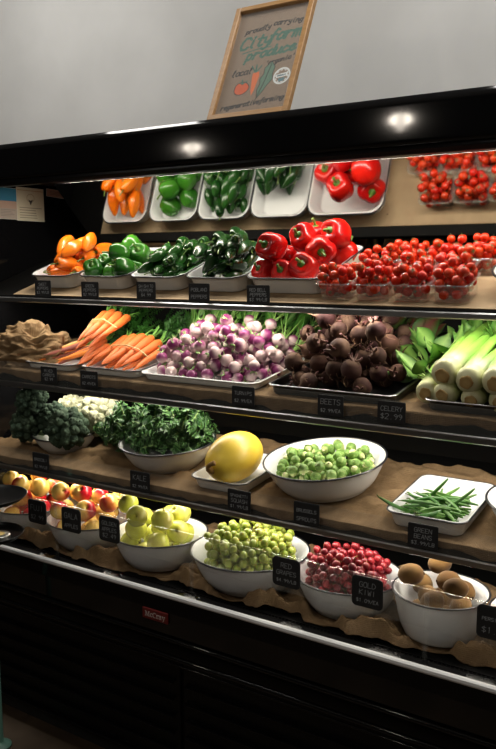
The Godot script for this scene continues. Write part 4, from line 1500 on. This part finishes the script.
	for p in pack(58, 0.024, 0.0315, 0.182, 0.155, tray_floor, 0.05, false, 16, 0.95, -0.5):
		var q: Vector3 = p[0]
		var back: bool = q.z < -0.04 and q.y > 0.05
		var bs: Basis = spin() if not back else aim_y(Vector3(rnd(-0.4, 0.8), rnd(0.3, 0.9), -1.0), rnd(0, 6))
		var bv := rng.randi() % 5
		place(bg[bv % 3] if back else bp[bv], "beet", "leafy beet with red stalks at the back of the beet heap" if back else ["very dark red-brown beet in the beet heap", "paler earthy brown beet in the beet heap"][0 if bv < 3 else 1], "beet", bxf * Transform3D(bs.scaled(Vector3.ONE * (p[1] / 0.0315)), q), "earthy beets")
	# loose greens between the beets and the celery
	for g in 3:
		var lo := thing("leafy_greens", "loose bunch of broad green leaves between the beets and the celery", "greens", on(2, [-0.735, -0.700, -0.690][g], [0.24, 0.17, 0.25][g], [0.045, 0.035, 0.09][g]), "loose greens beside the celery")
		for k in 9:
			var lm := MB.new()
			var a := TAU * k / 9.0 + g
			var d := Vector3(cos(a) * 0.8 - 0.1, rnd(0.2, 1.0), sin(a) * 0.6 + 0.25).normalized()
			lm.tube([Vector3.ZERO, d * 0.03, d * 0.055], [0.003, 0.0025, 0.002], 5, S(150, 178, 96))
			leaf(lm, d * 0.04, d, d.cross(Vector3(rnd(-1, 1), 0.2, rnd(-1, 1))).normalized(), rnd(0.06, 0.085), rnd(0.020, 0.030), rnd(0.0, 0.5), 0.3, jit(S(52, 100, 36), 0.3), S(140, 176, 92), 6)
			part("leaf", lm.done(), M.leaf, lo)
	# celery
	var ce := [celery(0.30, 0.036), celery(0.28, 0.034), celery(0.31, 0.035)]
	var spots := [[-0.622, 0.030, 0.092], [-0.556, 0.012, 0.085], [-0.488, 0.006, 0.088], [-0.618, 0.020, 0.042], [-0.546, 0.014, 0.038], [-0.478, 0.010, 0.040], [-0.410, 0.006, 0.046], [-0.415, 0.010, 0.10], [-0.340, 0.010, 0.044], [-0.665, 0.030, 0.040], [-0.345, 0.015, 0.098]]
	for i in spots.size():
		var a := spot(2, spots[i])
		var dir: Vector3 = on(2, 0, 0, 0).basis * Vector3(rnd(-0.12, 0.02), -0.06 - (0.0 if i > 2 else 0.02), 1.0)
		place(ce[i % 3], "celery", ["celery bunch in the upper layer with its cut root end to the front", "celery bunch in the lower layer with its cut root end to the front"][0 if spots[i][2] > 0.07 else 1], "celery", Transform3D(aim_z(dir, i * 0.9).scaled(Vector3.ONE * (1.0 if i < 3 else 0.86)), a), "celery bunches")

func shelf_three() -> void:
	footprints[3] = [[-2.03, 0.15, 0.08], [-1.575, 0.165, 0.11], [-1.285, 0.15, 0.095, 0.13], [-1.0, 0.175, 0.12], [-0.64, 0.145, 0.09, 0.13], [-0.40, 0.16, 0.09]]
	cloth(3, "burlap_runner", "creased burlap runner under the kale, squash and sprouts on the lowest shelf", LEFT + 0.02, RIGHT - 0.03, 0.006, 0.47, 0.026, 0.02, M.burlap, 11, 300, 44, 0.5, 0.028)
	var fl := func(r, h, b): return func(x, z, q): return bowl_rest(r, h, b, Vector2(x, z).length(), q)
	# broccoli and cauliflower
	var b1 := make_bowl(0.115, 0.06, 0.075)
	var xf1 := on(3, -2.03, 0.15, 0.006)
	vessel(b1, "enamel_bowl", "white black-rimmed enamel bowl under the broccoli and cauliflower", "bowl", xf1, M.enamel, M.rim)
	var bro := [floret_head(0.068, S(50, 66, 54), S(84, 102, 86), S(112, 134, 84), 44), floret_head(0.066, S(54, 70, 56), S(88, 106, 88), S(112, 134, 84), 40)]
	var heads := [[-2.105, 0.080, 0.192, 0.84, 0.1, 0.8, 0.8], [-2.150, 0.085, 0.098, 1.0, -0.5, 0.5, 0.9], [-2.060, 0.125, 0.118, 0.85, 0.0, 0.7, 0.8], [-1.965, 0.100, 0.098, 1.1, 0.3, 0.5, 0.9]]
	for i in heads.size():
		var e: Array = heads[i]
		place(bro[i % 2], "broccoli", ["topmost dark broccoli crown resting on the other crowns", "dark broccoli crown overhanging the bowl on the case end side", "smaller dark broccoli crown wedged in the middle of the bowl", "largest dark broccoli crown in front of the cauliflower"][i], "broccoli", Transform3D(aim_y(Vector3(e[4], e[5], e[6]), i).scaled(Vector3.ONE * e[3]), spot(3, e)), "broccoli crowns")
	var cf := floret_head(0.085, S(170, 172, 142), S(196, 196, 168), S(150, 168, 112), 46)
	place(cf, "cauliflower", "cream white cauliflower head behind the broccoli", "cauliflower", Transform3D(aim_y(Vector3(0.1, 0.9, 0.5)), spot(3, [-1.945, 0.235, 0.115])))
	place(cf, "cauliflower", "second cream cauliflower wedged behind the topmost broccoli crown", "cauliflower", Transform3D(aim_y(Vector3(-0.2, 0.9, 0.4), 1.0).scaled(Vector3.ONE * 0.8), spot(3, [-2.11, 0.26, 0.10])))
	# kale
	var b2 := make_bowl(0.155, 0.08, 0.10)
	var xf2 := on(3, -1.575, 0.165, 0.006)
	vessel(b2, "enamel_bowl", "white enamel bowl almost hidden under the heap of curly kale", "bowl", xf2, M.enamel, M.rim)
	var km := []
	for i in 5:
		km.append(kale_leaf_mesh(0.13, 0.045))
	for g in 3:
		var cx: float = [-1.760, -1.655, -1.550][g]
		var ko := thing("kale_bunch", ["curly green kale bunch hanging over the bowl towards the broccoli", "curly green kale bunch in the middle of the kale heap", "curly green kale bunch on the squash side of the heap"][g], "kale", Transform3D(on(3, 0, 0, 0).basis, spot(3, [cx, 0.205, 0.075])), "curly kale")
		for k in 34:
			var t := (k + 0.5) / 34.0
			var y := 1.0 - 1.15 * t
			var q := sqrt(1.0 - y * y)
			var a := k * 2.39996 + g
			var d := Vector3(cos(a) * q * 1.05, y * 0.9, sin(a) * q)
			part("leaf", km[(k + g) % 5], M.leaf, ko, Transform3D(aim_y(d, rnd(0, TAU)).scaled(Vector3.ONE * rnd(0.76, 1.0)), d * 0.008))
	# squash
	var t3 := make_tray(0.20, 0.27, 0.035, 0.035, 0.018)
	var xf3 := on(3, -1.285, 0.15, 0.006)
	vessel(t3, "enamel_tray", "white black-rimmed enamel tray under the yellow squash", "tray", xf3, M.enamel, M.rim)
	var sq := thing("squash", "large oval yellow spaghetti squash with a curled brown stem", "squash", Transform3D(aim_z(Vector3(-0.10, -0.16, 1.0)), spot(3, [-1.278, 0.116, 0.087])))
	var sb := MB.new()
	var ycol := S(230, 200, 74)
	ball(sb, Vector3.ZERO, Vector3(0.073, 0.073, 0.108), 32, 20, ycol, func(n): return ycol.lerp(S(216, 176, 54), clampf(0.4 + 0.9 * noise.get_noise_3d(n.x * 70.0, n.y * 70.0, n.z * 40.0), 0, 1)))
	part("body", sb.done(), M.skin, sq)
	var ss := MB.new()
	ss.tube([Vector3(-0.004, -0.004, 0.102), Vector3(-0.004, 0.002, 0.116), Vector3(0.002, 0.014, 0.124), Vector3(0.014, 0.024, 0.126), Vector3(0.028, 0.030, 0.122)], [0.015, 0.009, 0.007, 0.0065, 0.008], 8, S(150, 116, 60), S(124, 96, 58))
	part("stem", ss.done(), M.rough_veg, sq)
	# sprouts: a wide basin propped up at the back
	var R := 0.175
	var H := 0.088
	var B := 0.118
	var b4 := make_bowl(R, H, B)
	var xf4 := on(3, -0.998, 0.176, 0.015)
	xf4.basis = Basis(Vector3.BACK, deg_to_rad(2.5)) * Basis(Vector3.RIGHT, deg_to_rad(8.0))
	vessel(b4, "enamel_basin", "wide white black-rimmed basin heaped with brussels sprouts", "bowl", xf4, M.enamel, M.rim)
	var spp := []
	for i in 4:
		spp.append(sprout(0.0150))
	for p in pack(165, 0.0125, 0.0155, 0.150, 0.150, fl.call(R, H, B), 0.012, true, 12):
		place(spp[rng.randi() % 4], "brussels_sprout", "small pale green brussels sprout in the wide white basin", "sprout", xf4 * Transform3D(spin().scaled(Vector3.ONE * (p[1] / 0.0155)), p[0]), "brussels sprouts")
	# beans
	var t5 := make_tray(0.212, 0.29, 0.042, 0.03, 0.02)
	var xf5 := on(3, -0.645, 0.155, 0.006)
	vessel(t5, "enamel_tray", "white black-rimmed enamel tray with a handful of green beans", "tray", xf5, M.enamel, M.rim)
	var bp := []
	for i in 5:
		bp.append(bean(rnd(0.10, 0.125), rnd(-0.10, 0.12), S(60, 112, 44).lerp(S(96, 142, 60), i / 5.0)))
	for i in 70:
		var lay := i / 15
		var yaw := rnd(-0.75, 0.35) if i % 4 else rnd(-1.6, 1.6)
		place(bp[i % 5], "green_bean", "slender green bean lying in the white enamel tray", "bean", xf5 * Transform3D(Basis(Vector3.UP, yaw) * Basis(Vector3.BACK, rnd(-0.08, 0.08)) * Basis(Vector3.RIGHT, rnd(0, TAU)), Vector3(rnd(-0.032, 0.036), 0.012 + lay * 0.009, 0.045 + rnd(-0.06, 0.05))), "green beans")
	for e in [[-0.090, 0.030, 0.095, 0.9, -0.55], [-0.03, 0.040, 0.0, 0.4, 0.75], [0.045, 0.040, 0.03, 0.5, 0.6]]:
		place(bp[1], "green_bean", "green bean sticking up out of the white enamel tray", "bean", xf5 * Transform3D(Basis(Vector3.UP, e[3]) * Basis(Vector3.BACK, e[4]), Vector3(e[0], e[1] + 0.012, e[2])), "upright green beans")
	var b6 := make_bowl(0.13, 0.075, 0.085)
	vessel(b6, "enamel_bowl", "white black-rimmed enamel bowl beside the tray of green beans", "bowl", on(3, -0.395, 0.165, 0.006), M.enamel, M.rim)

func deck() -> void:
	# x, depth, radius, height, base radius, thickness under it
	var bowls := [[-2.215, 0.175, 0.140, 0.095, 0.095], [-1.915, 0.170, 0.145, 0.095, 0.095], [-1.600, 0.180, 0.155, 0.100, 0.105], [-1.250, 0.190, 0.182, 0.105, 0.120], [-0.916, 0.195, 0.152, 0.100, 0.100], [-0.640, 0.185, 0.124, 0.118, 0.094], [-0.375, 0.180, 0.126, 0.118, 0.094]]
	var hold := ["red apples beside the case end", "red and yellow apples", "yellow-green apples", "green grapes", "red grapes", "brown kiwis", "orange persimmons"]
	for b in bowls:
		footprints[0].append([b[0], b[1], b[4]])
	cloth(0, "burlap_runner", "crumpled burlap runner under the fruit bowls along the bottom deck", LEFT + 0.02, RIGHT - 0.03, 0.040, 0.54, 0.040, 0.035, M.burlap, 17, 420, 60, 0.5)
	var xf := []
	for i in 7:
		var b: Array = bowls[i]
		xf.append(on(0, b[0], b[1], 0.014))
		vessel(make_bowl(b[2], b[3], b[4]), "enamel_basin" if i in [2, 3, 4] else "enamel_bowl", "white black-rimmed enamel bowl filled with %s" % hold[i], "bowl", xf[i], M.enamel, M.rim)
	var fl := func(i): return func(x, z, q): return bowl_rest(bowls[i][2], bowls[i][3], bowls[i][4], Vector2(x, z).length(), q)
	var ra := []
	for i in 6:
		ra.append(apple(rnd(0.035, 0.038), S(226, 186, 92), S(176, 28, 34), [0.55, 0.2, 0.75, 0.35, 0.05, 0.6][i]))
	for p in pack(17, 0.0352, 0.038, 0.140, 0.140, fl.call(0), 0.02, true, 20):
		var av := rng.randi() % 6
		place(ra[av], "red_apple", "mostly %s apple heaped in the bowl beside the case end" % ["red", "yellow", "red", "orange-red", "yellow", "red"][av], "apple", xf[0] * Transform3D(tilted(rnd(0, 6), rnd(0, 1.5)).scaled(Vector3.ONE * (p[1] / 0.038)), p[0]), "red apples by the case end")
	for p in pack(19, 0.0352, 0.038, 0.145, 0.145, fl.call(1), 0.02, true, 20):
		var av := rng.randi() % 6
		place(ra[av], "red_apple", "mostly %s apple heaped in the bowl next to the yellow-green apples" % ["red", "yellow", "red", "orange-red", "yellow", "red"][av], "apple", xf[1] * Transform3D(tilted(rnd(0, 6), rnd(0, 1.5)).scaled(Vector3.ONE * (p[1] / 0.038)), p[0]), "red and yellow apples")
	var ga := []
	for i in 4:
		ga.append(apple(rnd(0.037, 0.040), S(196, 198, 82), S(214, 204, 110), 0.2))
	for p in pack(17, 0.037, 0.040, 0.150, 0.150, fl.call(2), 0.02, true, 20):
		place(ga[rng.randi() % 4], "green_apple", "yellow-green apple heaped in its white basin", "apple", xf[2] * Transform3D(tilted(rnd(0, 6), rnd(0, 1.4)).scaled(Vector3.ONE * (p[1] / 0.040)), p[0]), "yellow-green apples")
	grapes(xf[3], pack(360, 0.0120, 0.0142, 0.150, 0.140, fl.call(3), 0.035, true, 9), S(120, 134, 48), S(158, 166, 78), 6, "green")
	grapes(xf[4], pack(380, 0.0105, 0.0125, 0.128, 0.128, fl.call(4), 0.03, true, 9), S(100, 18, 28), S(146, 38, 46), 5, "red")
	var kw := [kiwi(0.028), kiwi(0.027), kiwi(0.029)]
	for p in pack(13, 0.0345, 0.0355, 0.121, 0.121, fl.call(5), 0.02, true, 40):
		place(kw[rng.randi() % 3], "kiwi", "fuzzy brown kiwi in its white enamel bowl", "kiwi", xf[5] * Transform3D(aim_y(Vector3(rnd(-1, 1), rnd(-0.25, 0.25), rnd(-1, 1))), p[0]), "brown kiwis")
	var pm := persimmon(0.037)
	for p in pack(14, 0.036, 0.038, 0.120, 0.120, fl.call(6), 0.02, true, 20):
		place(pm, "persimmon", "orange persimmon with a green calyx in its white bowl", "persimmon", xf[6] * Transform3D(tilted(rnd(0, 6), rnd(0, 1.2)), p[0]), "orange persimmons")

func grapes(xf: Transform3D, spots: Array, c1: Color, c2: Color, bunches: int, tone: String) -> void:
	var gm := []
	for i in 5:
		var b := MB.new()
		var col := jit(c1.lerp(c2, i / 4.0), 0.08)
		lathe(b, arc(1.0, 0, 1.12, 0, 180, 8), 12, col, 1, 1, 0, 0, 0, func(t, a, q): return col.lerp(c1, 0.3 * t))
		gm.append(b.done())
	var cen := []
	for k in bunches:
		var a := TAU * k / bunches + 0.4
		cen.append(Vector3(cos(a) * 0.085, 0.09, sin(a) * 0.085) if k else Vector3(0, 0.11, 0))
	var ob := []
	var members := []
	for k in bunches:
		ob.append(thing("grape_bunch", "bunch of %s grapes heaped in its white basin" % tone, "grapes", xf, "%s grape bunches" % tone))
		members.append([])
	for p in spots:
		var best := 0
		for k in bunches:
			if p[0].distance_to(cen[k]) < p[0].distance_to(cen[best]):
				best = k
		part("grape", gm[rng.randi() % 5], M.grape, ob[best], Transform3D(spin().scaled(Vector3.ONE * p[1] * 0.97), p[0]))
		members[best].append(p[0])
	for k in bunches:
		var s := MB.new()
		var mid := Vector3.ZERO
		for q in members[k]:
			mid += q / maxf(1.0, members[k].size())
		var top := mid + Vector3(rnd(-0.02, 0.02), 0.055, rnd(-0.02, 0.02))
		s.tube([mid + Vector3(0, -0.02, 0), mid + Vector3(0, 0.02, 0), top, top + Vector3(rnd(-0.02, 0.02), 0.012, rnd(-0.02, 0.02))], [0.002, 0.002, 0.0018, 0.0022], 5, S(128, 120, 62))
		for i in mini(34, members[k].size()):
			var q: Vector3 = members[k][(i * 7) % members[k].size()]
			s.tube([mid.lerp(q, 0.2) + Vector3(0, 0.012, 0), mid.lerp(q, 0.65) + Vector3(0, 0.008, 0), q], [0.0012, 0.0009, 0.0008], 4, S(140, 136, 70))
		part("stem", s.done(), M.soft, ob[k])

func tags() -> void:
	M.tag_board = mat(Color(0.011, 0.012, 0.013), 0.6)
	var up := Basis.IDENTITY
	var t1 := [[-1.981, 1.557, ["SWEET", "PEPPERS", "$3.99/LB"], "orange peppers"], [-1.768, 1.555, ["GREEN", "PEPPERS", "$2.99/LB"], "green bell peppers"], [-1.537, 1.558, ["SHISHITO", "PEPPERS", "$4.99"], "small dark green peppers"], [-1.339, 1.556, ["POBLANO", "PEPPERS"], "dark poblano peppers"], [-1.138, 1.554, ["RED BELL", "PEPPERS", "$3.99/LB"], "red bell peppers"]]
	for t in t1:
		price_tag(t[2], 0.072, 0.052, Transform3D(up, Vector3(t[0], t[1], -0.088)), "small black chalkboard price tag in front of the %s" % t[3], 0.003)
	var t2 := [[-1.952, ["MIXED", "CARROTS", "$2.99"], "small mixed carrots"], [-1.769, ["CARROTS", "$2.49/EA"], "big carrot bunches"], [-1.178, ["TURNIPS", "$2.99/EA"], "purple turnips"], [-0.905, ["BEETS", "$2.99/EA"], "middle of the beet tray"], [-0.735, ["CELERY", "$2.99"], "corner between beets and celery"]]
	for t in t2:
		price_tag(t[1], 0.074, 0.054, Transform3D(up, Vector3(t[0], 1.270, -0.073)), "small black chalkboard price tag clipped at the %s" % t[2], 0.003)
	var t3 := [[-1.984, ["BROCCOLI", "$2.99/LB"], "broccoli"], [-1.546, ["KALE", "$2.99/EA"], "kale"], [-1.179, ["SPAGHETTI", "SQUASH", "$1.99/LB"], "yellow squash"], [-0.962, ["BRUSSELS", "SPROUTS"], "brussels sprouts"], [-0.636, ["GREEN", "BEANS", "$3.99/LB"], "green beans"]]
	for t in t3:
		price_tag(t[1], 0.077, 0.062, Transform3D(up, Vector3(t[0], 0.971, -0.053)), "small black chalkboard price tag clipped below the %s" % t[2], 0.004)
	var t4 := [[-1.996, ["FUJI", "$2.99"], "reddest apples"], [-1.835, ["GALA", "APPLES"], "red and yellow apples"], [-1.666, ["GOLDEN", "APPLES", "$2.49"], "yellow-green apples"], [-1.015, ["RED", "GRAPES", "$4.99/LB"], "red grapes"], [-0.774, ["GOLD", "KIWI", "$1.09/EA"], "kiwis"], [-0.448, ["PERSIMMON", "$1.49"], "persimmons"]]
	for t in t4:
		price_tag(t[1], 0.086, 0.082, Transform3D(up, Vector3(t[0], 0.798, -0.039)), "black rounded chalkboard price tag on the clear fence before the %s" % t[2], 0.012)

func side_stand() -> void:
	# a slim two-tier stand just beside the camera's left edge, with a tin on it
	var at := Vector3(-2.045, 0, 0.12)
	var o := thing("tiered_stand", "slim two-tier stand with black round trays on a pale green post", "stand", Transform3D(Basis.IDENTITY, at))
	var p := MB.new()
	p.tube([Vector3(0, 0, 0), Vector3(0, 0.90, 0)], [0.009, 0.009], 12, Color.WHITE)
	part("post", p.done(), M.stand_green, o)
	for y in [0.745, 0.872]:
		var t := MB.new()
		var r := 0.105 if y < 0.8 else 0.120
		lathe(t, [Vector2(0, 0), Vector2(r * 0.85, 0), Vector2(r, 0.014), Vector2(r + 0.002, 0.018), Vector2(r - 0.003, 0.017), Vector2(r * 0.84, 0.004), Vector2(0, 0.004)], 32, Color.WHITE)
		part("tray", t.done(), M.black_metal, o, Transform3D(Basis.IDENTITY, Vector3(0, y, 0)))
	var f := MB.new()
	lathe(f, [Vector2(0, 0), Vector2(0.035, 0), Vector2(0.035, 0.008), Vector2(0.02, 0.018), Vector2(0, 0.018)], 24, Color.WHITE)
	part("foot", f.done(), M.stand_green, o)
	var d := thing("tin", "small round silver tin with a yellow lid on the black tray", "tin", Transform3D(Basis.IDENTITY, at + Vector3(0.058, 0.750, 0.015)))
	var b := MB.new()
	lathe(b, [Vector2(0, 0), Vector2(0.034, 0), Vector2(0.036, 0.003), Vector2(0.036, 0.020), Vector2(0.034, 0.023), Vector2(0, 0.023)], 28, Color.WHITE)
	part("can", b.done(), M.steel, d)
	var l := MB.new()
	lathe(l, [Vector2(0, 0.0225), Vector2(0.018, 0.0225), Vector2(0.0185, 0.0245), Vector2(0, 0.025)], 20, Color.WHITE)
	part("lid_label", l.done(), M.tin_yellow, d)

func pendant(at: Vector3, ceiling: float, energy: float, label: String) -> void:
	var o := thing("pendant_lamp", label, "lamp", Transform3D(Basis.IDENTITY, at), "pendant lamps over the shop floor")
	var c := MB.new()
	c.tube([Vector3(0, 0.10, 0), Vector3(0, ceiling - at.y, 0)], [0.004, 0.004], 6, Color.WHITE)
	part("cord", c.done(), M.black_matte, o)
	var s := MB.new()
	lathe(s, [Vector2(0, 0.05), Vector2(0.02, 0.05), Vector2(0.022, 0.10), Vector2(0, 0.11)], 16, Color.WHITE)
	part("socket", s.done(), M.black_metal, o)
	var b := MB.new()
	ball(b, Vector3(0, -0.01, 0), Vector3(0.026, 0.085, 0.026), 20, 16, Color.WHITE)
	part("bulb", b.done(), M.bulb, o)
	var l := OmniLight3D.new()
	l.name = "bulb_light"
	l.light_energy = energy
	l.light_color = Color(1.0, 0.95, 0.88)
	l.light_size = 0.05
	l.omni_range = 20.0
	l.omni_attenuation = 2.0
	l.shadow_enabled = true
	o.add_child(l)

func ceiling_panel(at: Vector3, label: String) -> void:
	var o := thing("ceiling_panel", label, "ceiling light", Transform3D(Basis.IDENTITY, at), "ceiling light panels")
	var f := MB.new()
	for e in [[Vector3(0, -0.012, 0.31), Vector3(0.66, 0.024, 0.04)], [Vector3(0, -0.012, -0.31), Vector3(0.66, 0.024, 0.04)], [Vector3(0.31, -0.012, 0), Vector3(0.04, 0.024, 0.58)], [Vector3(-0.31, -0.012, 0), Vector3(0.04, 0.024, 0.58)]]:
		f.box(e[0], e[1], 0.002)
	part("frame", f.done(), M.rail, o)
	var d := MB.new()
	d.box(Vector3(0, -0.008, 0), Vector3(0.58, 0.010, 0.58))
	part("diffuser", d.done(), M.panel, o)
	var l := AreaLight3D.new()
	l.name = "panel_light"
	l.light_color = Color(1.0, 0.985, 0.96)
	l.light_energy = PANEL
	l.area_size = Vector2(0.58, 0.58)
	l.shadow_enabled = true
	l.area_range = 20.0
	l.area_attenuation = 2.0
	o.add_child(l)
	l.position = Vector3(0, -0.026, 0)
	l.rotation = Vector3(-PI / 2, 0, 0)

func _ready() -> void:
	rng.seed = 20240611
	noise.seed = 7
	noise.fractal_octaves = 3
	# camera
	var cam := Camera3D.new()
	cam.name = "camera"
	cam.fov = rad_to_deg(2.0 * atan(374.5 / 780.0))
	cam.near = 0.05
	cam.position = Vector3(0, 1.64, 1.74)
	cam.rotation = Vector3(deg_to_rad(-8.135), deg_to_rad(32.686), 0)
	add_child(cam)
	cam.current = true
	# environment
	var env := Environment.new()
	env.background_mode = Environment.BG_COLOR
	env.background_color = Color(0.02, 0.02, 0.02)
	env.tonemap_mode = Environment.TONE_MAPPER_LINEAR
	env.tonemap_exposure = 1.0
	env.sdfgi_enabled = true
	env.ssao_enabled = true
	env.ssil_enabled = true
	var we := WorldEnvironment.new()
	we.name = "environment"
	we.environment = env
	add_child(we)
	materials()
	M.panel = StandardMaterial3D.new()
	M.panel.albedo_color = Color(0.9, 0.9, 0.9)
	M.panel.emission_enabled = true
	M.panel.emission = Color(1.0, 0.985, 0.96)
	M.panel.emission_energy_multiplier = 1.0
	M.stand_green = mat(Color(0.10, 0.22, 0.17), 0.5)
	M.tin_yellow = mat(Color(0.55, 0.42, 0.15), 0.4)
	M.paper = mat(Color(0.6, 0.58, 0.52), 0.8)
	# room
	struct("floor", Vector3(-1.0, -0.05, 2.0), Vector3(9.2, 0.1, 6.2), M.floor)
	struct("ceiling", Vector3(-1.0, 3.45, 2.0), Vector3(9.2, 0.1, 6.2), M.ceiling)
	struct("wall_back", Vector3(-1.0, 1.7, -0.95), Vector3(9.2, 3.4, 0.1), M.wall)
	struct("wall_front", Vector3(-1.0, 1.7, 5.05), Vector3(9.2, 3.4, 0.1), M.dark_wall)
	struct("wall_left", Vector3(-5.55, 1.7, 2.05), Vector3(0.1, 3.4, 5.9), M.dark_wall)
	struct("wall_right", Vector3(3.55, 1.7, 2.05), Vector3(0.1, 3.4, 5.9), M.dark_wall)
	pendant(Vector3(-1.47, 2.32, 1.74), 3.4, 0.22, "bare tubular pendant bulb hanging in front of the produce case")
	pendant(Vector3(-3.05, 2.34, 2.2), 3.4, 0.2, "bare tubular pendant bulb hanging farther along the case")
	pendant(Vector3(0.9, 2.4, 2.6), 3.4, 0.22, "bare tubular pendant bulb hanging behind the shopper's place")
	ceiling_panel(Vector3(-2.6, 3.4, 0.0), "square ceiling light panel above the far end of the case")
	ceiling_panel(Vector3(-0.6, 3.4, 0.0), "square ceiling light panel above the near end of the case")
	ceiling_panel(Vector3(1.4, 3.4, 0.0), "square ceiling light panel beyond the near end of the case")
	build_case()
	shelf_one()
	shelf_two()
	shelf_three()
	deck()
	tags()
	build_sign()
	side_stand()
	# notices on the end wall, facing along the case
	var fb := Basis(Vector3.UP, PI / 2)
	paper([], 0.135, 0.125, Transform3D(fb, Vector3(LEFT + 0.0030, 1.862, -0.385)), "white paper notice with a round crest and small print on the end wall", Color(0.72, 0.69, 0.60), 0)
	paper([], 0.10, 0.115, Transform3D(fb, Vector3(LEFT + 0.0012, 1.860, -0.28)), "leaflet with a blue corner half behind the white notice", Color(0.62, 0.58, 0.54), 1)
	paper([], 0.13, 0.03, Transform3D(fb * Basis(Vector3.BACK, -0.05), Vector3(LEFT + 0.0012, 1.912, -0.535)), "narrow pinkish paper strip on the end wall", Color(0.68, 0.50, 0.42), 2)
